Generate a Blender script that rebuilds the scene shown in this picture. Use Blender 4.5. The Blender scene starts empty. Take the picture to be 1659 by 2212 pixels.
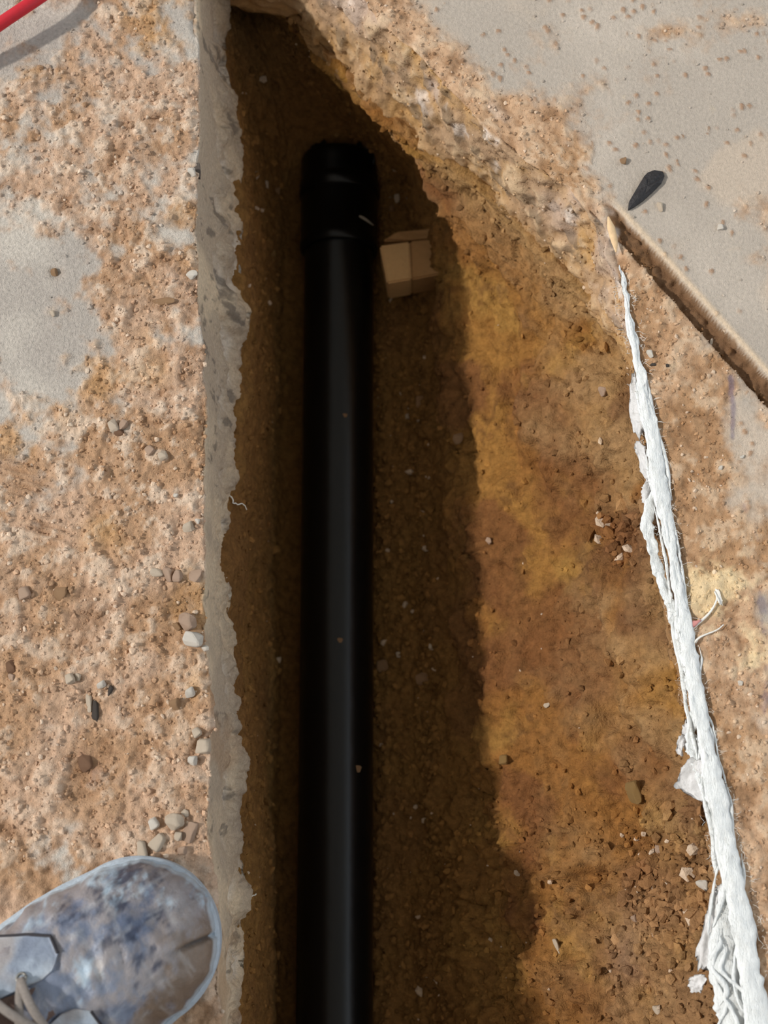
import bpy, bmesh, math, random
import numpy as np
from mathutils import Vector, Matrix

random.seed(7)
RNG = np.random.default_rng(11)
SC = bpy.context.scene
COL = SC.collection

# ------------------------------------------------------------------ camera
FPX, W, H = 2900.0, 1659.0, 2212.0
TILT = math.radians(12.0)
CAM_H = 0.861
cam_d = bpy.data.cameras.new('camera')
cam = bpy.data.objects.new('camera', cam_d)
COL.objects.link(cam)
cam_d.sensor_fit = 'VERTICAL'
cam_d.sensor_height = 24.0
cam_d.lens = FPX / H * 24.0
cam_d.clip_start = 0.01
cam_d.dof.use_dof = True
cam_d.dof.focus_distance = 0.90
cam_d.dof.aperture_fstop = 4.2
cam.location = (0, 0, CAM_H)
cam.rotation_euler = (TILT, 0, 0)
SC.camera = cam

# ------------------------------------------------------------------ light
SUN_E = math.radians(38.0)
world = bpy.data.worlds.new('world')
SC.world = world
world.use_nodes = True
bg = world.node_tree.nodes['Background']
bg.inputs[0].default_value = (0.80, 0.90, 1.0, 1)
bg.inputs[1].default_value = 1.75

sun_d = bpy.data.lights.new('sun', 'SUN')
sun_d.energy = 3.1
sun_d.angle = math.radians(3.0)
sun_d.color = (1.0, 0.94, 0.86)
sun = bpy.data.objects.new('sun', sun_d)
COL.objects.link(sun)
SUN_AZ = math.radians(1.0)           # light travels towards +X
sd = Vector((math.cos(SUN_E) * math.cos(SUN_AZ), math.cos(SUN_E) * math.sin(SUN_AZ), -math.sin(SUN_E)))
sun.rotation_euler = sd.to_track_quat('-Z', 'Y').to_euler()
sun.location = (-1.5, 0, 2.0)

SC.view_settings.view_transform = 'Standard'
SC.view_settings.look = 'None'
SC.view_settings.gamma = 1.0
SC.view_settings.use_curve_mapping = False
SC.view_settings.exposure = -0.12

# ------------------------------------------------------------------ pixel <-> place
CT, ST = math.cos(TILT), math.sin(TILT)


def P(u, v, z=0.0):
    """point of the place at height z seen at photograph pixel u, v"""
    x, y = (u - 829.5) / FPX, (1106.0 - v) / FPX
    dx, dy, dz = x, y * CT + ST, y * ST - CT
    t = (z - CAM_H) / dz
    return np.array((dx * t, dy * t, z))


def proj(p):
    p = np.asarray(p, float)
    x, y, z = p[..., 0], p[..., 1], p[..., 2] - CAM_H
    yc = y * CT + z * ST
    zc = -y * ST + z * CT
    return 829.5 + FPX * x / -zc, 1106.0 - FPX * yc / -zc


def curve(pts):
    """[(u, v, z)] -> functions X(Y), Z(Y)"""
    w = np.array([P(*p) for p in pts])
    w = w[np.argsort(w[:, 1])]
    return (lambda Y: np.interp(Y, w[:, 1], w[:, 0])), (lambda Y: np.interp(Y, w[:, 1], w[:, 2]))


# ------------------------------------------------------------------ noise
def _h(ix, iy, seed):
    n = (ix.astype(np.int64) * 374761393 + iy.astype(np.int64) * 668265263 + seed * 974634777) & 0x7fffffff
    n = ((n ^ (n >> 13)) * 1274126177) & 0x7fffffff
    n = ((n ^ (n >> 16)) * 1103515245) & 0x7fffffff
    return ((n ^ (n >> 15)) & 0xffffff) / float(0xffffff)


def vn(x, y, seed=0):
    ix, iy = np.floor(x), np.floor(y)
    fx, fy = x - ix, y - iy
    fx = fx * fx * fx * (fx * (fx * 6 - 15) + 10)
    fy = fy * fy * fy * (fy * (fy * 6 - 15) + 10)
    a, b = _h(ix, iy, seed), _h(ix + 1, iy, seed)
    c, d = _h(ix, iy + 1, seed), _h(ix + 1, iy + 1, seed)
    return (a + (b - a) * fx) * (1 - fy) + (c + (d - c) * fx) * fy


def fbm(x, y, wl, octs=4, seed=0, gain=0.5):
    """-1..1, wl = longest wavelength in metres"""
    s = np.zeros_like(x); a = 1.0; t = 0.0; f = 1.0 / wl
    for o in range(octs):
        ang = 0.6 * o + 0.3
        ca, sa = math.cos(ang), math.sin(ang)
        s += a * (vn((x * ca - y * sa) * f + 17.3 * o, (x * sa + y * ca) * f - 9.1 * o, seed + o) * 2 - 1)
        t += a; a *= gain; f *= 2.03
    return s / t * 1.6


def cells(x, y, wl, seed=0):
    """nearest and second nearest feature distance (0..~1) and a random value per cell"""
    x, y = x / wl, y / wl
    ix, iy = np.floor(x), np.floor(y)
    d1 = np.full_like(x, 9.0); d2 = np.full_like(x, 9.0); idv = np.zeros_like(x)
    for i in (-1, 0, 1):
        for j in (-1, 0, 1):
            cx, cy = ix + i, iy + j
            px = cx + 0.15 + 0.7 * _h(cx, cy, seed); py = cy + 0.15 + 0.7 * _h(cx, cy, seed + 51)
            d = np.hypot(px - x, py - y)
            near = d < d1
            d2 = np.where(near, d1, np.minimum(d2, d))
            idv = np.where(near, _h(cx, cy, seed + 99), idv)
            d1 = np.where(near, d, d1)
    return d1, d2, idv


def sm(a, b, x):
    t = np.clip((x - a) / (b - a), 0, 1)
    return t * t * (3 - 2 * t)


def lin(r, g, b):
    f = lambda c: (c / 255.0 / 12.92) if c / 255.0 <= 0.04045 else ((c / 255.0 + 0.055) / 1.055) ** 2.4
    return np.array((f(r), f(g), f(b)))


def mix(a, b, t):
    return a + (b - a) * t[..., None]


# ------------------------------------------------------------------ materials
def mat(name, color=None, rough=0.9, spec=0.25, bumps=((900, 0.0006, 0.5),), tint=0.18, tint_scale=260, sss=0.0,
        transm=0.0, alpha=1.0, stretch=None, metal=0.0, coat=0.0):
    m = bpy.data.materials.new(name)
    m.use_nodes = True
    nt = m.node_tree; nd, lk = nt.nodes, nt.links
    b = nd['Principled BSDF']
    b.inputs['Roughness'].default_value = rough
    b.inputs['Specular IOR Level'].default_value = spec
    b.inputs['Metallic'].default_value = metal
    b.inputs['Coat Weight'].default_value = coat
    tc = nd.new('ShaderNodeTexCoord')
    src = tc.outputs['Object']
    if stretch:
        mp = nd.new('ShaderNodeMapping'); mp.inputs['Scale'].default_value = stretch
        lk.new(src, mp.inputs['Vector']); src = mp.outputs['Vector']
    if color is None:
        at = nd.new('ShaderNodeVertexColor'); at.layer_name = 'Col'; base = at.outputs['Color']
    else:
        rg = nd.new('ShaderNodeRGB'); rg.outputs[0].default_value = (*color, 1); base = rg.outputs[0]
    nz = nd.new('ShaderNodeTexNoise'); nz.inputs['Scale'].default_value = tint_scale
    nz.inputs['Detail'].default_value = 5; nz.inputs['Roughness'].default_value = 0.65
    lk.new(src, nz.inputs['Vector'])
    mr = nd.new('ShaderNodeMapRange')
    mr.inputs['From Min'].default_value = 0.28; mr.inputs['From Max'].default_value = 0.72
    mr.inputs['To Min'].default_value = 1 - tint; mr.inputs['To Max'].default_value = 1 + tint
    lk.new(nz.outputs['Fac'], mr.inputs['Value'])
    mu = nd.new('ShaderNodeVectorMath'); mu.operation = 'SCALE'
    lk.new(base, mu.inputs[0]); lk.new(mr.outputs['Result'], mu.inputs['Scale'])
    lk.new(mu.outputs['Vector'], b.inputs['Base Color'])
    prev = None
    for sc_, dist, det in bumps:
        n2 = nd.new('ShaderNodeTexNoise'); n2.inputs['Scale'].default_value = sc_
        n2.inputs['Detail'].default_value = 4; n2.inputs['Roughness'].default_value = det
        lk.new(src, n2.inputs['Vector'])
        bp = nd.new('ShaderNodeBump'); bp.inputs['Distance'].default_value = dist
        bp.inputs['Strength'].default_value = 1.0
        lk.new(n2.outputs['Fac'], bp.inputs['Height'])
        if prev: lk.new(prev, bp.inputs['Normal'])
        prev = bp.outputs['Normal']
    if prev: lk.new(prev, b.inputs['Normal'])
    if sss: 
        b.inputs['Subsurface Weight'].default_value = sss
        b.inputs['Subsurface Radius'].default_value = (0.004, 0.004, 0.004)
        b.inputs['Subsurface Scale'].default_value = 0.5
    if transm: b.inputs['Transmission Weight'].default_value = transm
    if alpha < 1: b.inputs['Alpha'].default_value = alpha
    return m


M = {}
M['floor'] = mat('dusty_concrete', bumps=((330, 0.0012, 0.6), (1100, 0.0006, 0.6)), tint=0.2, tint_scale=420)
M['floor_right'] = mat('worn_concrete', bumps=((330, 0.0008, 0.6), (1200, 0.0004, 0.6)), tint=0.13, tint_scale=420)
M['soil'] = mat('clay_soil', rough=0.95, spec=0.12, bumps=((200, 0.0022, 0.6), (700, 0.0010, 0.65)), tint=0.32, tint_scale=170)
M['crumb'] = mat('soil_crumb', rough=0.95, spec=0.1, bumps=((900, 0.0006, 0.5),), tint=0.15)
M['stone_white'] = mat('stone_white', lin(246, 236, 222), bumps=((600, 0.0005, 0.6),), tint=0.12)
M['stone_pale'] = mat('stone_pale', lin(238, 218, 194), bumps=((600, 0.0006, 0.6),), tint=0.14)
M['stone_pink'] = mat('stone_pink', lin(226, 192, 166), bumps=((500, 0.0008, 0.6),), tint=0.16)
M['stone_tan'] = mat('stone_tan', lin(196, 156, 118), bumps=((450, 0.0009, 0.6),), tint=0.2)
M['stone_dark'] = mat('stone_dark', lin(92, 84, 78), bumps=((500, 0.0006, 0.6),), tint=0.2)
M['stone_red'] = mat('stone_red', lin(168, 128, 100), bumps=((300, 0.0016, 0.7),), tint=0.3)
M['stone_clay'] = mat('stone_clay', lin(186, 148, 94), bumps=((400, 0.0009, 0.6),), tint=0.2)
M['pipe'] = mat('black_plastic', (0.0035, 0.0035, 0.0036), rough=0.30, spec=0.36, bumps=((90, 0.0002, 0.4),), tint=0.2)
M['dust'] = mat('pale_dust', lin(150, 142, 128), bumps=(), tint=0.2)
M['block'] = mat('tan_block', lin(176, 134, 88), rough=0.85, bumps=((350, 0.0004, 0.5),), tint=0.08)
M['block_face'] = mat('tan_block_light', lin(206, 166, 116), rough=0.85, bumps=((350, 0.0004, 0.5),), tint=0.06)
M['strand'] = mat('white_plastic', lin(238, 241, 241), rough=0.6, spec=0.3, bumps=((300, 0.0012, 0.7), (900, 0.0006, 0.7)), tint=0.07,
                  tint_scale=240, stretch=(1.6, 0.45, 1.2))
M['film'] = mat('milky_film', lin(220, 219, 219), rough=0.45, spec=0.35, bumps=((260, 0.0010, 0.6),), tint=0.12, alpha=0.82)
M['fibre'] = mat('white_fibre', lin(235, 232, 225), bumps=(), tint=0.05)
M['chip'] = mat('black_chip', lin(44, 42, 44), rough=0.6, spec=0.4, bumps=((700, 0.0008, 0.6),), tint=0.5, tint_scale=500)
M['splinter'] = mat('pale_wood', lin(222, 190, 150), rough=0.8, bumps=((500, 0.0004, 0.5),), tint=0.12)
M['red_cord'] = mat('red_rubber', lin(196, 36, 50), rough=0.5, spec=0.4, bumps=(), tint=0.08)
M['leather'] = mat('worn_leather', rough=0.42, spec=0.5, bumps=((120, 0.0008, 0.5), (700, 0.0004, 0.6)), tint=0.16, tint_scale=130)
M['rubber'] = mat('dusty_rubber', lin(170, 180, 190), rough=0.6, spec=0.35, bumps=((500, 0.0005, 0.6),), tint=0.15)
M['lace'] = mat('grey_lace', lin(142, 134, 128), rough=0.9, bumps=((1500, 0.0006, 0.5),), tint=0.15, tint_scale=600)
M['stitch'] = mat('dark_stitch', lin(58, 56, 60), rough=0.9, bumps=(), tint=0.2)
M['eyelet'] = mat('dull_metal', lin(140, 138, 132), rough=0.4, metal=0.8, bumps=(), tint=0.1)
M['lining'] = mat('dark_lining', lin(112, 92, 84), rough=0.95, bumps=((800, 0.0005, 0.5),), tint=0.2)
M['paint'] = mat('wall_plaster', lin(150, 145, 136), rough=0.95, bumps=((40, 0.002, 0.5),), tint=0.06, tint_scale=8)
M['ceil'] = mat('ceiling_board', lin(205, 200, 190), rough=0.95, bumps=((40, 0.002, 0.5),), tint=0.06, tint_scale=8)


# ------------------------------------------------------------------ objects
def link(o, parent=None):
    COL.objects.link(o)
    if parent is not None: o.parent = parent
    return o


def tag(o, label=None, category=None, group=None, kind=None):
    if label: o['label'] = label
    if category: o['category'] = category
    if group: o['group'] = group
    if kind: o['kind'] = kind
    return o


def from_arrays(name, verts, faces, m, parent=None, smooth=True, colors=None, nper=4):
    """verts (N,3), faces (F,nper) numpy"""
    verts = np.ascontiguousarray(verts, np.float32); faces = np.ascontiguousarray(faces, np.int32)
    me = bpy.data.meshes.new(name)
    me.vertices.add(len(verts)); me.vertices.foreach_set('co', verts.ravel())
    nf = len(faces)
    me.loops.add(nf * nper); me.loops.foreach_set('vertex_index', faces.ravel())
    me.polygons.add(nf)
    me.polygons.foreach_set('loop_start', np.arange(0, nf * nper, nper, dtype=np.int32))
    me.polygons.foreach_set('use_smooth', np.full(nf, smooth, bool))
    me.update(calc_edges=True)
    if colors is not None:
        ca = me.color_attributes.new('Col', 'FLOAT_COLOR', 'POINT')
        c = np.ones((len(verts), 4), np.float32); c[:, :3] = np.clip(colors.reshape(-1, 3), 0, 1)
        ca.data.foreach_set('color', c.ravel())
    me.materials.append(m)
    return link(bpy.data.objects.new(name, me), parent)


def grid_faces(R, C):
    i = np.arange(R - 1)[:, None] * C + np.arange(C - 1)[None, :]
    i = i.ravel()
    return np.stack((i, i + 1, i + C + 1, i + C), 1)


def normals(G):
    du = np.gradient(G, axis=1); dv = np.gradient(G, axis=0)
    n = np.cross(du, dv)
    l = np.linalg.norm(n, axis=-1, keepdims=True)
    return n / np.maximum(l, 1e-12)


def empty(name, loc, rz=0.0):
    o = bpy.data.objects.new(name, None)
    o.empty_display_size = 0.05
    o.location = loc; o.rotation_euler = (0, 0, rz)
    return link(o)


def bm_obj(name, bm, m, parent=None, smooth=False):
    me = bpy.data.meshes.new(name)
    bmesh.ops.recalc_face_normals(bm, faces=bm.faces[:])
    for f in bm.faces: f.smooth = smooth
    bm.to_mesh(me); bm.free()
    me.materials.append(m)
    return link(bpy.data.objects.new(name, me), parent)


def tube(path, radii, seg=10, flat=1.0, up=(0, 0, 1)):
    """arrays of a tube along path (N,3) with radii (N,), flat = height / width"""
    path = np.asarray(path, float); n = len(path)
    radii = np.broadcast_to(np.asarray(radii, float), (n,))
    t = np.gradient(path, axis=0); t /= np.maximum(np.linalg.norm(t, axis=1, keepdims=True), 1e-9)
    upv = np.array(up, float)
    s = np.cross(t, upv); s /= np.maximum(np.linalg.norm(s, axis=1, keepdims=True), 1e-9)
    w = np.cross(s, t)
    a = np.linspace(0, 2 * math.pi, seg, endpoint=False)
    V = path[:, None, :] + radii[:, None, None] * (np.cos(a)[None, :, None] * s[:, None, :] + flat * np.sin(a)[None, :, None] * w[:, None, :])
    i = np.arange(n - 1)[:, None] * seg; j = np.arange(seg)[None, :]
    k = (j + 1) % seg
    F = np.stack((i + j, i + k, i + seg + k, i + seg + j), -1).reshape(-1, 4)
    caps = []
    V = V.reshape(-1, 3)
    base = len(V)
    V = np.vstack((V, path[0], path[-1]))
    for q in range(seg):
        caps.append((base, (q + 1) % seg, q, q))
    return V, F, base, seg, n


def tube_obj(name, path, radii, m, parent=None, seg=10, flat=1.0, colors=None, jitter=0.0, up=(0, 0, 1)):
    V, F, base, seg, n = tube(path, radii, seg, flat, up)
    if jitter:
        V = V + jitter * np.stack([fbm(V[:, 0] * 1.6 + V[:, 2], V[:, 1] * 0.6 + k * 3.1, 0.005, 3, 30 + k, .65) for k in range(3)], 1)
    me = bpy.data.meshes.new(name)
    faces = [tuple(f) for f in F.tolist()]
    faces += [(base, (q + 1) % seg, q) for q in range(seg)]
    o = (n - 1) * seg
    faces += [(base + 1, o + q, o + (q + 1) % seg) for q in range(seg)]
    me.from_pydata(V.tolist(), [], faces)
    me.polygons.foreach_set('use_smooth', [True] * len(faces))
    me.materials.append(m)
    return link(bpy.data.objects.new(name, me), parent)


def resample(pts, n):
    pts = np.asarray(pts, float)
    # Catmull-Rom through the points
    p = np.vstack((2 * pts[0] - pts[1], pts, 2 * pts[-1] - pts[-2]))
    d = np.concatenate(([0], np.cumsum(np.linalg.norm(np.diff(pts, axis=0), axis=1))))
    out = []
    for s in np.linspace(0, d[-1], n):
        i = min(np.searchsorted(d, s, 'right') - 1, len(pts) - 2)
        t = (s - d[i]) / (d[i + 1] - d[i])
        a, b, c, e = p[i], p[i + 1], p[i + 2], p[i + 3]
        out.append(0.5 * ((2 * b) + (-a + c) * t + (2 * a - 5 * b + 4 * c - e) * t * t + (-a + 3 * b - 3 * c + e) * t ** 3))
    return np.array(out)


# ================================================================== THE SETTING
YF, YB = -1.6, 2.4            # front and back wall
XL_OUT, XR_OUT = -2.2, 2.2


def spread(lo, hi, step, lo_out, hi_out, g=1.35):
    """dense steps in lo..hi, growing steps out to the far ends"""
    mid = np.arange(lo, hi, step)
    out = []; x = lo; s = step
    while x > lo_out:
        s *= g; x -= s; out.append(max(x, lo_out))
    up = []; x = mid[-1]; s = step
    while x < hi_out:
        s *= g; x += s; up.append(min(x, hi_out))
    return np.array(out[::-1] + list(mid) + up)


ROWS = spread(-0.20, 0.70, 0.00125, YF, YB)
NR = len(ROWS)

# ---- outline of the cut
left_top = [(478, 2600), (478, 2212), (470, 2050), (462, 1900), (455, 1850), (450, 1800), (455, 1600), (452, 1430), (444, 1380), (440, 1250),
            (440, 1050), (445, 900), (440, 800), (434, 690), (428, 560), (420, 500), (425, 400), (430, 300), (432, 150), (428, 0), (425, -300)]
left_bot = [(528, 2600), (515, 2212), (522, 2130), (530, 2050), (528, 2000), (524, 1900), (513, 1800), (518, 1700), (522, 1600), (515, 1500),
            (501, 1400), (497, 1280), (497, 1150), (500, 1070), (514, 1000), (520, 900), (523, 800), (529, 680), (525, 560), (521, 420),
            (513, 330), (509, 215), (497, 165), (490, 80), (484, 0), (478, -200)]
SLAB = 0.10
LTx, _ = curve([(u, v, 0) for u, v in left_top])
LBx, _ = curve([(u, v, -SLAB) for u, v in left_bot])

Y_END = P(560, 62, -SLAB)[1]
right_top = [(1730, 2600), (1652, 2212), (1612, 2050), (1580, 1850), (1540, 1700), (1500, 1500), (1468, 1310), (1440, 1130), (1402, 930),
             (1380, 800), (1350, 650), (1338, 575), (1300, 490), (1232, 405), (1130, 350), (1060, 285), (960, 190), (880, 95), (800, 15), (740, -60)]
right_bot = [(1690, 2600, -.02), (1612, 2212, -.022), (1570, 2050, -.022), (1545, 1850, -.02), (1495, 1700, -.02), (1468, 1500, -.02),
             (1430, 1310, -.02), (1392, 1130, -.022), (1380, 930, -.028), (1350, 780, -.04), (1280, 655, -.06), (1180, 545, -.075),
             (1040, 405, -.082), (900, 308, -.085), (780, 185, -.085), (700, 115, -.085), (640, 35, -.085)]
RTx0, _ = curve([(u, v, 0) for u, v in right_top])
RBx0, RBz = curve(right_bot)
endt = sm(Y_END - 0.006, Y_END + 0.014, ROWS)


def RTx(Y):
    t = sm(Y_END - 0.004, Y_END + 0.016, Y) 
    return RTx0(Y) * (1 - t) + (LTx(Y) + 0.0005) * t


def RBx(Y):
    t = sm(Y_END - 0.004, Y_END + 0.016, Y)
    return RBx0(Y) * (1 - t) + (LBx(Y) + 0.0005) * t


def edge_noise(Y, seed, amp=0.0016):
    return amp * (fbm(Y, Y * 0 + seed, 0.03, 4, seed))


# ---- dirt thickness on the concrete
def near_line(x, y, pts, wob=0.0):
    """distance to a polyline given in pixels on the floor"""
    w = np.array([P(u, v, 0)[:2] for u, v in pts])
    d = np.full_like(x, 9.0)
    for a, b in zip(w[:-1], w[1:]):
        ab = b - a; t = np.clip(((x - a[0]) * ab[0] + (y - a[1]) * ab[1]) / (ab @ ab), 0, 1)
        d = np.minimum(d, np.hypot(x - a[0] - t * ab[0], y - a[1] - t * ab[1]))
    return d


def blob(x, y, u, v, ru, rv=None, ang=0.0):
    """1 inside a soft ellipse centred at a pixel on the floor, radii in pixels"""
    c = P(u, v, 0)[:2]; s = np.linalg.norm(P(u + 1, v, 0)[:2] - c)
    rv = rv or ru
    ca, sa = math.cos(ang), math.sin(ang)
    dx, dy = (x - c[0]) / s, -(y - c[1]) / s
    return np.exp(-(((dx * ca + dy * sa) / ru) ** 2 + ((-dx * sa + dy * ca) / rv) ** 2))


C_DIRT = lin(196, 164, 138); C_DIRT2 = lin(180, 144, 112); C_DIRT3 = lin(146, 110, 80); C_PALE = lin(220, 198, 176)
C_GREY = lin(198, 189, 178); C_GREY2 = lin(178, 169, 160); C_OCHRE = lin(190, 146, 92)


def left_floor():
    off = spread(-0.34, 0.0, 0.00125, -2.1, 0.0, 1.25)
    off = off[off <= 0.0]
    off = np.concatenate((off[off < -0.0004], [0.0]))
    tF = np.linspace(0, 1, 40)[1:]
    tuck = np.array([0.5, 1.0])
    e = LTx(ROWS) + edge_noise(ROWS, 3, 0.0013)
    b = LBx(ROWS) + edge_noise(ROWS, 5, 0.0042)
    X = np.concatenate((e[:, None] + off[None, :],
                        e[:, None] + (b - e)[:, None] * (0.25 * tF + 0.75 * tF ** 2)[None, :],
                        b[:, None] - tuck[None, :] * 0.04), 1)
    Z = np.concatenate((np.zeros((NR, len(off))), np.repeat(-SLAB * tF[None, :], NR, 0), np.full((NR, 2), -SLAB)), 1)
    Y = np.repeat(ROWS[:, None], X.shape[1], 1)
    G = np.stack((X, Y, Z), -1)
    nT = len(off)
    x, y = X, Y
    top = np.zeros(X.shape); top[:, :nT] = 1
    edge_d = np.clip(-(np.concatenate((off, tF * 0, tuck * 0)))[None, :], 0, 9) + 0 * X
    # dirt cover: heavy along the cut and lower down, thin on the upper left
    u, v = proj(np.stack((x, y, 0 * x), -1))
    cover = 0.60 + 0.60 * fbm(x, y, 0.09, 6, 21, 0.68) + 0.35 * sm(900, 1500, v) + 0.25 * sm(0.12, 0.02, edge_d) - 0.30 * sm(300, 0, v) \
        - 0.40 * blob(x, y, 30, 560, 130, 220) - 0.5 * blob(x, y, 140, 590, 60, 40) - 0.5 * blob(x, y, 170, 700, 60, 60) \
        - 0.5 * blob(x, y, 20, 700, 90, 100) - 0.45 * blob(x, y, 60, 60, 150, 90) - 0.3 * blob(x, y, 110, 820, 50, 40)
    cover = sm(0.22, 0.72, cover + 0.30 * fbm(x, y, 0.014, 4, 23, .65) + 0.16 * fbm((x + y) * 1.2, (y - x) * .35, 0.02, 3, 25))
    g1 = fbm(x, y, 0.011, 4, 31, 0.62)
    g2 = fbm(x, y, 0.030, 3, 41)
    d1, d2, idv = cells(x + 0.003 * g2, y + 0.003 * g1, 0.0075, 61)
    lump = np.clip(0.62 - d1, 0, 1) * (idv > 0.45)
    g3 = fbm(x, y, 0.0045, 2, 33)
    d = cover * (0.0010 + 0.0015 * g1 + 0.0013 * g2 + 0.0014 * lump + 0.0010 * g3) + 0.0002 * g1
    # pits along the broken lip and one large scrape
    pits = 0.9 * blob(x, y, 385, 1300, 50, 45) + 0.6 * blob(x, y, 180, 1650, 36, 46) + 0.5 * blob(x, y, 190, 1520, 22, 36) \
        + 0.7 * blob(x, y, 395, 480, 35, 16) + 0.6 * blob(x, y, 415, 820, 26, 20) + 0.5 * blob(x, y, 330, 330, 60, 26) \
        + 0.5 * blob(x, y, 120, 590, 16, 14) + 0.5 * blob(x, y, 350, 650, 40, 12) + 0.4 * blob(x, y, 400, 150, 34, 16)
    d -= 0.0055 * pits * (0.6 + 0.5 * g1)
    # tread print pressed in the dust
    for (cu, cv, lu, lv, ang) in ((65, 1050, 52, 34, -0.2), (110, 1150, 60, 40, 0.3), (40, 1010, 50, 30, -0.2)):
        m_ = blob(x, y, cu, cv, lu, lv)
        c0 = P(cu, cv, 0)
        ph = ((x - c0[0]) * math.sin(0.30) + (y - c0[1]) * math.cos(0.30)) / 0.0056 * math.pi * 2
        d = d * (1 - 0.75 * m_) + 0.0018 * m_ * np.sin(ph) * sm(0.15, 0.5, m_) - 0.0010 * m_
    lip = np.exp(-(edge_d / 0.004) ** 2) * top
    d -= lip * np.clip(0.0016 + 0.0026 * fbm(y, x * 0 + 3.3, 0.02, 3, 71), 0, 0.006)
    # broken face of the slab
    fx, fz = Y, Z
    face = 1 - top
    tt = np.concatenate((np.zeros(nT), tF, np.ones(2)))[None, :] + 0 * X
    rough_f = (0.0008 + 0.0062 * sm(0.30, 0.75, tt))
    f1 = fbm(fx, fz * 0.8, 0.022, 5, 81, 0.6)
    f2 = fbm(fx, fz * 0.7 + 4, 0.05, 3, 83)
    d = np.where(top > 0, d, rough_f * f1 + 0.002 * f2 * sm(0.2, 0.7, tt))
    off_dense = np.concatenate((off > -0.345, np.ones(len(tF) + 2, bool)))[None, :]
    d = d * off_dense
    N = normals(G); N[N[..., 2] < -0.5] *= 1
    sgn = np.where((N[..., 2:3] < 0) & (top[..., None] > 0), -1, 1)
    G2 = G + N * sgn * d[..., None]
    # colour
    c = mix(C_GREY + 0 * X[..., None], C_GREY2 + 0 * X[..., None], sm(-0.4, 0.5, fbm(x, y, 0.06, 4, 91)))
    dirt = mix(C_DIRT + 0 * c, C_DIRT2 + 0 * c, sm(-0.5, 0.7, fbm(x, y, 0.035, 4, 95)))
    dirt = mix(dirt, C_PALE + 0 * c, (0.75 - 0.3 * sm(900, 1700, v)) * sm(0.15, 0.6, g1))
    dirt = mix(dirt, C_DIRT3 + 0 * c, 0.7 * sm(0.1, 0.7, -g1) * sm(-0.2, 0.4, fbm(x, y, 0.05, 3, 97)))
    och = sm(0.2, 0.7, fbm(x, y, 0.08, 3, 99) + 0.9 * (blob(x, y, 300, 120, 130, 40, -0.5) + blob(x, y, 10, 160, 90, 25) + blob(x, y, 420, 1300, 40, 50)
                                                         + blob(x, y, 420, 1480, 30, 60)) - 0.25)
    dirt = mix(dirt, C_OCHRE + 0 * c, 0.5 * och)
    c = mix(c, dirt, cover)
    c = mix(c, C_DIRT3 * 0.8 + 0 * c, np.clip(0.7 * pits, 0, 0.7) * (0.5 + 0.5 * sm(-0.3, 0.4, g1)))
    red = blob(x, y, 190, 1650, 40, 50) + 0.6 * blob(x, y, 380, 590, 30, 30)
    c = mix(c, lin(140, 98, 78) + 0 * c, 0.6 * red * sm(-0.3, 0.5, g1))
    cf = mix(lin(216, 195, 166) + 0 * c, lin(188, 170, 148) + 0 * c, sm(-0.4, 0.5, f2))
    cf = mix(cf, lin(160, 146, 130) + 0 * c, sm(0.15, 0.6, f1) * sm(0.1, 0.5, tt) * 0.5)
    cf = mix(cf, lin(222, 212, 198) + 0 * c, sm(0.1, 0.6, -f1) * sm(0.3, 0.8, tt) * 0.6)
    spk = 0.8 * sm(0.58, 0.85, fbm(fx, fz * 0.5, 0.011, 4, 87, .65) + 0.12 * sm(.1, .4, y))
    cf = mix(cf, lin(72, 68, 66) + 0 * c, spk * 0.7)
    warm = sm(0.0, 0.6, fbm(fx, fz * 0.5, 0.04, 3, 89)) * sm(0.30, -0.05, y)
    cf = mix(cf, lin(172, 136, 100) + 0 * c, 0.5 * warm)
    c = np.where(top[..., None] > 0, c, cf)
    o = from_arrays('floor', G2.reshape(-1, 3), grid_faces(*X.shape), M['floor'], colors=c)
    tag(o, 'dirt-covered concrete floor with a straight cut edge along the trench', 'floor', kind='structure')
    keep = (top > 0) & (u > -120) & (v > -120) & (v < 2400)
    return G2[keep], cover[keep], c[keep]


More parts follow.
